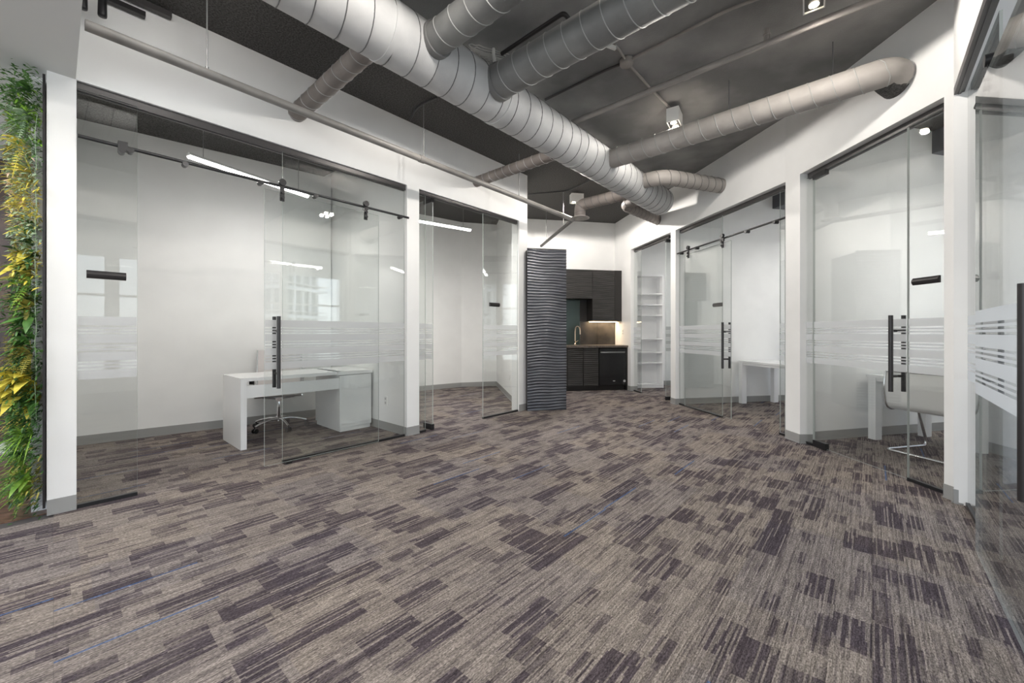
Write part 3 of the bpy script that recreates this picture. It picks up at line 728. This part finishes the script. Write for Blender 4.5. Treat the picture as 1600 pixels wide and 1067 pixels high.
# fill panels added in the entrance soffit, unseen behind the camera
for k, (s, n) in enumerate(((-1.0,1.6),(-2.8,1.6),(-1.0,3.4),(-2.8,3.4))):
    t = thing('fill_light_panel', 'added square soffit fill panel, %s the first office on the %s side' % (('nearer','farther')[k%2], ('right glass','plant wall')[k//2]), 'light', L2(s,n,ZO), 'added entrance fill panels')
    MB().box(L2(s,n,ZO-.008), (.62,.62,.016), aL).build('panel_frame', M['whitepl'], t)
    MB().box(L2(s,n,ZO-.018), (.56,.56,.005), aL).build('panel_diffuser', M['panel'], t)
    ld = bpy.data.lights.new('panel', 'AREA'); ld.size = .56; ld.energy = 12*LUM; ld.color = (1,.98,.95)
    lo = bpy.data.objects.new('panel', ld); COL.objects.link(lo); lo.location = L2(s,n,ZO-.03); lo.rotation_euler = (0,0,aL)
# track light stubs at the top left
def track_piece(lab, s0_, s1_, n_, z, h, m):
    t = MB().hexa([L2(s0_,n_,z), L2(s1_,n_,z), L2(s1_,n_+.045,z), L2(s0_,n_+.045,z)], [L2(s0_,n_,z+h), L2(s1_,n_,z+h), L2(s1_,n_+.045,z+h), L2(s0_,n_+.045,z+h)])
    return tag(t.build('light_track', m, base=L2(s0_,n_,z)), lab, 'light track')
track_piece('lower dark light track on the left bulkhead in the top left corner', SO+.003, .45, 4.00, 3.53, .035, M['dark'])
track_piece('upper grey light track under the ceiling in the top left corner', SO+.003, .60, 4.00, 3.61, .04, M['track'])
for x, y, lab in ((130,14,'small black track spot hanging at the very left of the track'), (160,26,'larger black track spot hanging from the left track')):
    q = meet(x, L2(0,3.9).xy, L2(3,3.9).xy); z = 1.2+(HY-y)*q.y/F; r_ = .022 if x > 150 else .02
    t = thing('track_spotlight', lab, 'light', V3(q,z))
    MB().lathe(V3(q,z), [(r_,0),(r_+.002,.01),(r_,.12),(r_*.6,.14)], 18).build('lamp_head', M['black'], t)
    MB().tube([V3(q,z+.13), V3(q,3.6), L2(q.dot(LD),4.0,3.62)], .006, 8).build('stem', M['black'], t)

# ------------------------------------------------------------------ furniture
def lbox(mb, s0_, s1_, n0, n1, z0, z1, mi=0): return mb.hexa([L2(s0_,n0,z0), L2(s1_,n0,z0), L2(s1_,n1,z0), L2(s0_,n1,z0)], [L2(s0_,n0,z1), L2(s1_,n0,z1), L2(s1_,n1,z1), L2(s0_,n1,z1)], mi)
# desk with pedestal in the first office
d0 = Vector((-2.773,4.153)); ds, dn_ = d0.dot(LD), d0.dot(LN); pe_ = Vector((-2.097,4.93)); ps2 = pe_.dot(LD); DL = Vector((-1.823,5.237)).dot(LD)
t = thing('office_desk', 'white lacquer desk with side panel and pedestal in the first left office', 'desk', L2((ds+DL)/2, dn_+.32))
lbox(MB(), ds, ds+.055, dn_, dn_+.65, 0, .70).build('side_panel', M['whitelac'], t)
lbox(MB(), ds, ps2+.02, dn_, dn_+.65, .70, .735).build('desk_top', M['whitelac'], t)
lbox(MB(), ds+.055, ps2, dn_+.01, dn_+.03, .525, .655).build('front_apron', M['whitelac'], t)
lbox(MB(), ps2, DL, dn_-.01, dn_+.68, .05, .685).build('pedestal', M['whitelac'], t)
lbox(MB(), ps2+.01, DL-.01, dn_+.0, dn_+.66, .0, .05).build('plinth', M['whitelac'], t)
lbox(MB(), ps2-.03, DL+.01, dn_-.02, dn_+.69, .692, .735).build('pedestal_top', M['whitelac'], t)
lbox(MB(), ps2-.03+.04, DL-.02, dn_-.016, dn_-.01, .09, .67).build('pedestal_front', M['whitelac'], t)
q = L2(ds+.17, dn_+.25, .64); MB().lathe(q, [(.025,0),(.025,.06)], 14).build('cable_grommet', M['dark'], t)

def star_chair(c, face, lab):
    "swivel chair: face = direction the sitter looks"
    t = thing('office_chair', lab, 'chair', c); f = Vector((math.cos(face), math.sin(face), 0)); r = Vector((f.y, -f.x, 0)); Z = Vector((0,0,1))
    P = lambda a, b, z: c+r*a+f*b+Z*z
    for k in range(5):
        a = face+.35+k*2*PI/5; d = Vector((math.cos(a), math.sin(a), 0))
        _b = MB().tube([c+Z*.12+d*.03, c+Z*.125+d*.12, c+Z*.10+d*.24, c+Z*.075+d*.31], [.022,.018,.014,.012], 10); bl = _b.build('base_leg', M['chrome'], t)
        w = d.cross(Z); q = c+d*.31
        ca = MB(); 
        for sg in (-1, 1): ca.tube([q+w*sg*.010+Z*.028, q+w*sg*.028+Z*.028], .028, 16)
        ca.tube([q+Z*.03, q+Z*.075], .008, 8); ca.build('caster', M['rubber'], bl)
    MB().tube([c+Z*.09, c+Z*.16, c+Z*.161, c+Z*.36], [.035,.035,.022,.022], 16).build('gas_column', M['chrome'], t)
    mm = MB(); mm.tube([P(0,-.12,.385), P(0,.12,.385)], .035, 12)
    for sg in (-1, 1): mm.tube([P(0,0,.385), P(sg*.16,.02,.40), P(sg*.24,.02,.43)], [.024,.018,.014], 10)
    mm.build('seat_mechanism', M['chrome'], t)
    prof = []
    for k in range(45):
        u = k/44
        if u < .42: x = .24-.46*(u/.42); z = .445-.012*math.sin(u/.42*PI); prof.append((x, z))
        elif u < .56: a = (u-.42)/.14*PI*.46; prof.append((-.22-.07*math.sin(a), .445+.07*(1-math.cos(a))))
        else: v = (u-.56)/.44; prof.append((-.29-.07*v, .52+.46*v))
    def sheet(lo, hi, nm):
        m = MB(); pr = prof[lo:hi]; n = len(pr)
        def fn(u, v):
            x, z = pr[min(n-1, int(round(v*(n-1))))]; w_ = (u-.5)*.50; rib = .007*(1 if int(round(v*(n-1)))%2 else -1)
            return P(w_, x-.004*math.cos((u-.5)*PI), z+rib)
        m.grid(fn, 8, n-1)
        m.grid(lambda u, v: fn(u, v)+f*(-.018 if lo else 0)+Z*(0 if lo else -.018), 8, n-1)
        m.build(nm, M['leather'], t)
    sheet(0, 22, 'seat'); sheet(22, 45, 'backrest')
    for sg in (-1, 1):
        MB().tube([P(sg*.255, x, z-.006) for x, z in prof[::3]+[prof[-1]]], .010, 8).build('side_rail', M['chrome'], t)
        MB().tube(bend([P(sg*.255,.10,.43), P(sg*.27,.12,.66), P(sg*.27,-.22,.66), P(sg*.255,-.30,.62)], .06), .010, 8).build('armrest', M['chrome'], t)
    return t
cx = at(437, 655, .10); star_chair(Vector((cx.x+.02, cx.y-.05, 0)), math.atan2(-LN.y, -LN.x)-.35, 'white ribbed swivel chair on a chrome star base behind the desk')

# cantilever chair
def sled_chair(c, face, lab):
    t = thing('cantilever_chair', lab, 'chair', c); f = Vector((math.cos(face), math.sin(face), 0)); r = Vector((f.y, -f.x, 0)); Z = Vector((0,0,1))
    P = lambda a, b, z: c+r*a+f*b+Z*z
    W_ = .26
    fr = [P(-W_,.08,.40), P(-W_,.17,.41), P(-W_,.29,.07), P(-W_,.28,.012), P(-W_,-.28,.012), P(W_,-.28,.012), P(W_,.28,.012), P(W_,.29,.07), P(W_,.17,.41), P(W_,.08,.40)]
    MB().tube(bend(fr, .06), .0125, 12).build('sled_frame', M['chrome'], t)
    prof = []
    for k in range(33):
        u = k/32
        if u < .45: prof.append((.26-.46*(u/.45), .455-.03*u/.45))
        elif u < .64: a = (u-.45)/.19*PI*.5; prof.append((-.20-.09*math.sin(a), .425+.09*(1-math.cos(a))))
        else: v = (u-.64)/.36; prof.append((-.29-.02*math.sin(v*PI)+.0*v, .515+.30*v))
    n = len(prof)
    for lo, hi, nm in ((0, 15, 'seat'), (14, n, 'backrest')):
        pr = prof[lo:hi]; m = MB()
        fn = lambda u, v: P((u-.5)*.48, *pr[min(len(pr)-1, int(round(v*(len(pr)-1))))])
        m.grid(fn, 6, len(pr)-1); m.grid(lambda u, v: fn(u, v)+Vector((0,0,.012)) + f*(.012 if nm == 'backrest' else 0), 6, len(pr)-1); m.build(nm, M['leather2'], t)
    for sg in (-1, 1):
        MB().tube([P(sg*.25, x, z) for x, z in prof], .011, 10).build('side_tube', M['chrome'], t)
        MB().tube([P(sg*.25,.04,.445), P(sg*W_,.06,.41)], .012, 8).build('seat_bracket', M['chrome'], t)
    MB().tube([P(-.25, prof[-1][0], prof[-1][1]), P(.25, prof[-1][0], prof[-1][1])], .011, 10).build('top_rail', M['chrome'], t)
    MB().tube([P(-.25,.12,.43), P(.25,.12,.43)], .010, 10).build('cross_tube', M['chrome'], t)
    return t
ch_c = Vector((4.17,3.99,0)); sled_chair(ch_c, math.atan2(KD.y, KD.x)+.05, 'white sling chair on chrome cantilever frame at the near right desk')

def long_desk(o, lab, L_=1.45, W_=.78):
    "o: rear left corner by the wall; runs towards the camera (KN), width along KD"
    t = thing('work_table', lab, 'desk', V3(o + KD*W_/2 + KN*L_/2))
    def kb(a0, a1, b0, b1, z0, z1, nm):
        q = [o+KD*a+KN*b for a, b in ((a0,b1),(a1,b1),(a1,b0),(a0,b0))]
        MB().hexa([V3(p,z0) for p in q], [V3(p,z1) for p in q]).build(nm, M['whitelac'], t)
    kb(0, W_, 0, L_, .70, .73, 'table_top'); 
    for a in (.0, W_-.09):
        for b in (.02, L_-.10): kb(a+.003, a+.09, b, b+.08, 0, .70, 'leg')
    kb(.09, W_-.09, .03, .05, .62, .70, 'apron'); kb(.02, .04, .10, L_-.1, .66, .70, 'side_apron')
    return t
long_desk(Vector((4.06,4.66)), 'white work table with block legs in the near right office', 1.22, .80)
long_desk(Vector((3.90,7.02)), 'white work table with block legs in the middle right office', 1.5, .72)

# white bookcase in the farthest office
t = thing('bookcase', 'tall empty white bookcase in the farthest right office', 'bookcase', Vector((3.03,8.95,0)))
b0 = Vector(((994-800)/F*8.86, 8.86)); b1 = Vector(((1037-800)/F*8.93, 8.93)); bdv = (b1-b0).normalized(); bw = (b1-b0).length; bnv = Vector((-bdv.y, bdv.x))
def bb(a0, a1, d0_, d1_, z0, z1, nm, m='whitelac'):
    q = [b0+bdv*a0+bnv*d0_, b0+bdv*a1+bnv*d0_, b0+bdv*a1+bnv*d1_, b0+bdv*a0+bnv*d1_]
    MB().hexa([V3(p,z0) for p in q], [V3(p,z1) for p in q]).build(nm, M[m], t)
bb(0,.025,0,.30,0,2.45,'side_panel'); bb(bw-.025,bw,0,.30,0,2.45,'side_panel'); bb(.025,bw-.025,.29,.30,0,2.45,'back_panel'); bb(0,bw,0,.3,2.45,2.475,'top_panel')
for y in (459, 476, 492.5, 529.5, 551, 567, 601):
    z = 1.2-(y-HY)*8.9/F; bb(.025,bw-.025,.01,.29,z-.012,z+.012,'shelf')
bb(.025,bw-.025,.02,.03,0,.055,'kick_board')

# outlets
def outlet(c, d, nrm, lab, w=.07, h=.115):
    t = thing('wall_outlet', lab, 'outlet', c); 
    m = MB(); p = Vector(c[:2]); m.wall(p-d*w/2, p+d*w/2, .006, c[2]-h/2, c[2]+h/2, 1 if Vector((-d.y,d.x)).dot(nrm) > 0 else -1); cp = m.build('cover_plate', M['whitepl'], t)
    for k in (-1, 1):
        m = MB(); q = p+nrm*.0062; m.wall(q-d*.014, q+d*.014, .002, c[2]+k*.025-.014, c[2]+k*.025+.014, 1 if Vector((-d.y,d.x)).dot(nrm) > 0 else -1); m.build('socket', M['grey'], cp)
q = meet(603, L2(s0,4).xy, L2(s0,7).xy); outlet(V3(q, 1.2-(626-HY)*q.y/F), LN, -LD, 'white outlet low on the partition of the first office')
qd = (Q2-Q1).normalized(); qn = Vector((qd.y, -qd.x))
for x, lab in ((1157.5,'left one of two white outlets under the middle right desk'), (1165,'right one of two white outlets under the middle right desk')):
    q = meet(x, Q1, Q2); outlet(V3(q, .36), qd, qn, lab)
q = meet(973.5, AA, AB); outlet(V3(q, 1.22), ad, nA, 'white switch plate on the lit wall above the counter')
g_ = (G1-Vector((.11,6.42))).normalized()
q = meet(797, Vector((.11,6.42)), G1); outlet(V3(q, .40), g_, Vector((g_.y,-g_.x))*(-1), 'white outlet low on the partition of the second office')

# ------------------------------------------------------------------ wavy divider and kitchenette
def wavy(mb, o, d, nrm, w, z0, z1, amp=.006, nu=14, pitch=.042, seed=0, th=.03):
    rs = random.Random(seed); ph = [rs.uniform(0,6.28) for _ in range(6)]; rows = int((z1-z0)/pitch*5)
    def fn(u, v):
        x = u*w; z = z0+(z1-z0)*v
        k = .55*math.sin(x*7+ph[0]+z*1.3)+.45*math.sin(x*13+ph[1]-z*2.1)+.3*math.sin(x*3.1+z*4.7+ph[2])
        a = math.sin(2*PI*z/pitch+k*2.2); b = .5+.5*math.sin(x*5+z*3.7+ph[3])
        q = o+d*x+nrm*(amp*a*(.55+.45*b)); return Vector((q.x, q.y, z))
    mb.grid(fn, nu, rows)
    n = -nrm*th; c = [o, o+d*w, o+d*w+n, o+n]; lo = -nrm*amp
    c = [o+lo, o+d*w+lo, o+d*w+n, o+n]
    mb.hexa([V3(p,z0) for p in c], [V3(p,z1) for p in c])
    return mb
wo_ = Vector((.237,6.262)); 
t = thing('wavy_divider', 'tall freestanding dark panel with horizontal waves at the end of the left wall', 'divider panel', V3(wo_+KD*.31, 0))
wavy(MB(), wo_, KD, KN, .627, 0.0, 2.50, .008, 16, .045, 3).build('wavy_face', M['wave'], t)
m = MB(); q = wo_-KN*.03; m.wall(q, q+KD*.627, .60, 0, 2.49, 1); m.build('cabinet_body', M['cabinet'], t)
m = MB(); m.wall(wo_-KN*.004, wo_+KD*.627-KN*.004, .03, 2.50, 2.515, 1); m.build('top_trim', M['dark'], t)

def kbox(a0, a1, b0, b1, z0, z1, nm, mt, t, lab=None):
    q = [K2(a0,b1), K2(a1,b1), K2(a1,b0), K2(a0,b0)]
    return MB().hexa([V3(p,z0) for p in q], [V3(p,z1) for p in q]).build(nm, M[mt], t, lab)
# base cabinets
for k, (a0, a1, lab) in enumerate(((-.985,-.645,'dark wavy base cabinet next to the dishwasher'), (-1.325,-.985,'dark wavy base cabinet under the faucet'), (-2.0,-1.325,'dark wavy base cabinet behind the wavy divider'))):
    t = thing('base_cabinet', lab, 'cabinet', K2((a0+a1)/2,.3))
    kbox(a0+.002, a1-.002, .01, .60, .10, .90, 'carcass', 'cabinet', t); kbox(a0, a1, .01, .54, 0, .10, 'toe_kick', 'cabinet', t)
    wavy(MB(), K2(a0+.007,.612).xy, KD, KN, a1-a0-.014, .11, .895, .004, 8, .04, 20+k, .012).build('door', M['wavedark'], t)
t = thing('dishwasher', 'black dishwasher with bar handle under the counter', 'dishwasher', K2(-.335,.3))
kbox(-.640,-.035,.01,.59,.10,.885,'body','screen',t); kbox(-.635,-.04,.59,.62,.28,.80,'door','screen',t)
kbox(-.635,-.04,.59,.622,.805,.885,'control_panel','screen',t); kbox(-.635,-.04,.59,.617,.12,.275,'kick_panel','screen',t); kbox(-.635,-.04,.02,.54,0,.10,'base','cabinet',t)
MB().tube([K2(-.60,.622,.80), K2(-.59,.655,.80), K2(-.085,.655,.80), K2(-.075,.622,.80)], .013, 10).build('bar_handle', M['rod'], t)
MB().box(K2(-.31,.619,.20), (.05,.003,.015), math.atan2(KD.y,KD.x)).build('badge', M['grey'], t, 'small pale badge')
ss = MB(); c_ = K2(-.075,.619,.195); ss.tube([c_-V3(KN*.001), c_+V3(KN*.002)], .027, 20); ss.build('round_sticker', M['grey'], t, 'round pale sticker')
t = thing('end_panel', 'dark end panel between the dishwasher and the white wall', 'panel', K2(-.015,.3)); t.name = 'cabinet_end_panel'
kbox(-.034,-.002,.01,.63,0,.90,'board','cabinet',t)
t = thing('countertop', 'brown stone countertop over the base cabinets', 'countertop', K2(-1.0,.3,.90))
kbox(-2.0,-.001,.002,.655,.902,.944,'slab','counter',t)
t = thing('backsplash', 'dark tiled backsplash lit from above behind the counter', 'backsplash', K2(-.6,.01,.95))
kbox(-.43,-.004,.002,.014,.946,1.455,'splash_panel','splash',t); kbox(-.835,-.434,.002,.014,.946,1.455,'splash_panel','splash',t)
t = thing('kitchen_mirror', 'greenish mirror panel behind the faucet', 'mirror', K2(-1.4,.01,1.4))
kbox(-2.0,-.84,.002,.012,.946,1.94,'mirror_glass','mirror',t)
kbox(-.838,-.676,.002,.016,1.457,1.94,'dark_frame_panel','cabinet',t)
t = thing('upper_cabinet', 'tall dark wavy upper cabinet above the dishwasher', 'cabinet', K2(-.34,.17,1.457))
kbox(-.675,-.002,.005,.33,1.457,2.56,'carcass','cabinet',t); kbox(-.17,-.003,.33,.345,1.457,2.56,'filler_panel','cabinet',t)
wavy(MB(), K2(-.672,.345).xy, KD, KN, .498, 1.46, 2.557, .004, 10, .04, 31, .012).build('door', M['wavedark'], t)
t = thing('upper_cabinet', 'short dark wavy upper cabinet above the mirror', 'cabinet', K2(-1.3,.17,1.94))
kbox(-2.0,-.679,.005,.33,1.94,2.56,'carcass','cabinet',t)
for k, (a0, a1) in enumerate(((-1.33,-.682),(-1.99,-1.335))): wavy(MB(), K2(a0,.345).xy, KD, KN, a1-a0, 1.943, 2.557, .004, 12, .04, 41+k, .012).build('door', M['wavedark'], t)
t = thing('cabinet_light', 'warm light strip under the tall upper cabinet', 'light', K2(-.34,.12,1.45))
kbox(-.66,-.02,.10,.125,1.447,1.456,'diffuser','ledwarm',t)
ld = bpy.data.lights.new('strip','AREA'); ld.shape='RECTANGLE'; ld.size=.62; ld.size_y=.03; ld.energy=3*LUM; ld.color=(1,.75,.48)
lo = bpy.data.objects.new('strip', ld); COL.objects.link(lo); lo.location=K2(-.34,.11,1.44); lo.rotation_euler=(0,0,math.atan2(KD.y,KD.x))
t = thing('kitchen_faucet', 'polished gooseneck faucet in front of the green mirror', 'faucet', K2(-.99,.12,.944))
q = K2(-.99,.12,.944); pts = [q, q+Vector((0,0,.28))]; 
for k in range(1, 9): a = k/8*PI; pts.append(q+Vector((0,0,.30))+V3(KN*.5+KD*.5)*(.085*(1-math.cos(a)))+Vector((0,0,.11*math.sin(a))))
pts.append(pts[-1]-Vector((0,0,.07)))
MB().tube(pts, .013, 12).build('spout', M['brass'], t); MB().lathe(q, [(.03,0),(.03,.01),(.022,.02),(.02,.08)], 16).build('faucet_base', M['brass'], t)
MB().tube([q+Vector((.02,0,.06)), q+Vector((.07,-.02,.10))], .008, 8).build('lever', M['brass'], t)

# ------------------------------------------------------------------ living plant wall at the left edge
def leafmat(name, c, c2): return noisy(mat(name, c, .45), c, c2, 22, 3)
PM = {'dark': leafmat('leaf_dark', (.015,.05,.012), (.045,.12,.03)), 'mid': leafmat('leaf_mid', (.05,.14,.025), (.12,.27,.06)),
      'lime': leafmat('leaf_lime', (.15,.32,.03), (.30,.48,.07)), 'yellow': leafmat('leaf_yellow', (.55,.46,.05), (.78,.68,.12)),
      'olive': leafmat('leaf_olive', (.17,.17,.03), (.34,.30,.06)), 'pale': leafmat('leaf_pale', (.22,.33,.20), (.36,.46,.30)), 'pink': leafmat('leaf_pink', (.55,.36,.25), (.72,.55,.40))}
lw = thing('living_plant_wall', 'lush wall of mixed green and yellow artificial plants beside the white column', 'plant wall', L2(-.12, NW+.5))
lbox(MB(), -.048, -.036, NW+.0, NW+1.9, .05, ZO-.03).build('backing_board', M['dark'], lw)
rp = random.Random(5)
def blade(m, p, d, L_, W_, droop, segs=4):
    d = d.normalized(); side = d.cross(Vector((0,0,1)));
    side = side.normalized() if side.length > .01 else Vector((1,0,0))
    side = (side+Vector((rp.uniform(-.4,.4), rp.uniform(-.4,.4), rp.uniform(-.6,.6)))).normalized()
    vs = []; 
    for k in range(segs+1):
        t_ = k/segs; c_ = p+d*L_*t_+Vector((0,0,-droop*L_*t_*t_)); w_ = W_*math.sin(PI*(.08+.92*t_)**.8)*.5 if k < segs else .0005
        vs += [c_-side*w_, c_+Vector((0,0,-w_*.3)), c_+side*w_]
    fs = []
    for k in range(segs):
        for j in range(2): a = k*3+j; fs.append((a, a+1, a+4, a+3))
    m.add(vs, fs, 0, True)
def out_dir(up_=0): 
    return (V3(-LD)*rp.uniform(.05,1.0)+V3(LN)*rp.uniform(-1.1,.2)+Vector((0,0,rp.uniform(-.6,.7)+up_))).normalized()
def frond(m, p, d, L_, W_, droop, pn=12):
    d = d.normalized(); side = d.cross(Vector((0,0,1))).normalized(); prev = None; pts = []
    for k in range(pn+1):
        t_ = k/pn; pts.append(p+d*L_*t_+Vector((0,0,-droop*L_*t_*t_)))
    m.tube(pts, .0018, 3, smooth=False)
    for k in range(1, pn):
        t_ = k/pn; w_ = W_*math.sin(PI*(.12+.86*t_))
        for sg in (-1, 1):
            a = pts[k]; b = a+side*sg*w_+d*w_*.35; e_ = d*(L_/pn*.38)
            m.add([a-e_*.6, a+e_*.6, b+Vector((0,0,-.1*w_)), (a+b)/2-e_], [(0,1,2,3)], 0)
def plant(kind, p, col, sc=1.0):
    m = MB(); nm = {'fern':'fern','broad':'broad_leaf_plant','grass':'grass_tuft','fine':'fine_foliage'}[kind]
    if kind == 'fern':
        for _ in range(9): frond(m, p, out_dir(.1), sc*rp.uniform(.10,.20), .028*sc, rp.uniform(.2,.7))
    elif kind == 'broad':
        for _ in range(9): blade(m, p+Vector((rp.uniform(-.03,.03),rp.uniform(-.03,.03),rp.uniform(-.05,.05))), out_dir(.1), sc*rp.uniform(.07,.15), sc*rp.uniform(.035,.06), rp.uniform(.1,.7))
    elif kind == 'grass':
        for _ in range(22): blade(m, p, out_dir(.2), sc*rp.uniform(.10,.22), .008, rp.uniform(.1,.6), 3)
    else:
        for _ in range(110):
            q = p+V3(LN)*rp.gauss(0,.05)+Vector((0,0,rp.gauss(0,.08)))+V3(-LD)*rp.uniform(-.03,.10)
            blade(m, q, out_dir(), sc*rp.uniform(.02,.05), .012, .3, 2)
    m.build(nm, PM[col], lw)
zone = [(.10,.35,[('fern','lime'),('fern','mid'),('broad','lime')]), (.35,.60,[('grass','lime'),('fine','mid'),('fern','mid')]), (.60,.80,[('grass','yellow'),('fine','mid'),('broad','mid')]),
        (.80,.98,[('broad','yellow'),('broad','lime'),('fine','dark')]), (.98,1.30,[('fine','olive'),('broad','dark'),('fern','olive'),('broad','mid')]), (1.30,1.62,[('broad','olive'),('broad','mid'),('fern','lime'),('fine','dark')]),
        (1.62,1.95,[('broad','mid'),('fine','pale'),('broad','yellow'),('broad','dark')]), (1.95,2.30,[('fine','pale'),('grass','yellow'),('fine','pink'),('fern','yellow')]),
        (2.30,2.62,[('grass','yellow'),('fern','yellow'),('fine','olive'),('fern','pale')]), (2.62,2.88,[('fern','mid'),('fine','mid'),('fern','pale')])]
for z0, z1, ks in zone:
    for nn_ in (NW+.02, NW+.12, NW+.28, NW+.5, NW+.8):
        for _ in range(3 if nn_ < NW+.2 else 2):
            k, c_ = rp.choice(ks)
            plant(k, L2(-.085-rp.uniform(0,.05), nn_+rp.uniform(-.04,.05), rp.uniform(z0, z1)), c_, 1.6 if (k, c_) == ('broad','yellow') and z0 < 1 else .92)
for k in range(30):
    plant('fine', L2(-.075, NW+.03, .12+.093*k), rp.choice(['dark','mid','dark','olive'] if k < 15 else ['olive','yellow','lime','pale','mid'] if k < 26 else ['mid','dark','lime']))
# hanging pale stems along the edge of the backing
for k in range(7):
    z = 1.0+.27*k; m = MB(); p = L2(-.07, NW-.01, z)
    m.tube([p, p+Vector((-.005,-.01,-.12)), p+Vector((.004,-.012,-.26)), p+Vector((0,-.006,-.36))], .0022, 4, smooth=False); m.build('trailing_stem', PM['pale'], lw)

# ------------------------------------------------------------------ towers outside the windows
for (x, y, w_, d_, z0, z1, nm, lab) in ((42, 7.8, 5, 5, -30, 24, 'tower_building', 'pale residential tower seen mirrored in the second office glass'), (42, -14.5, 7, 6, -30, 30, 'tower_building', 'pale residential tower with balconies mirrored in the sliding door')):
    t = thing(nm, lab, 'building', Vector((x,y,z0)))
    MB().box((x,y,(z0+z1)/2), (w_-1.6,d_-1.6,z1-z0), .3).build('glass_core', M['towerg'], t)
    m = MB()
    for k in range(int((z1-z0)/3)+1): m.box((x,y,z0+k*3), (w_,d_,.3), .3); m.box((x,y,z0+k*3+.55), (w_+.05,d_+.05,.06), .3)
    for a in (-.5,-.25,0,.25,.5):
        for R_ in (Matrix.Rotation(.3,3,'Z'),):
            m.box(Vector((x,y,(z0+z1)/2))+R_@Vector((-w_/2+.7, a*(d_-2), 0)), (.3,.25,z1-z0), .3)
            m.box(Vector((x,y,(z0+z1)/2))+R_@Vector((a*(w_-2), d_/2-.7, 0)), (.25,.3,z1-z0), .3)
    s_ = m.build('balcony_slabs', M['tower'], t); s_['kind'] = 'stuff'

for o in bpy.data.objects:
    if '_loc' in o: del o['_loc']
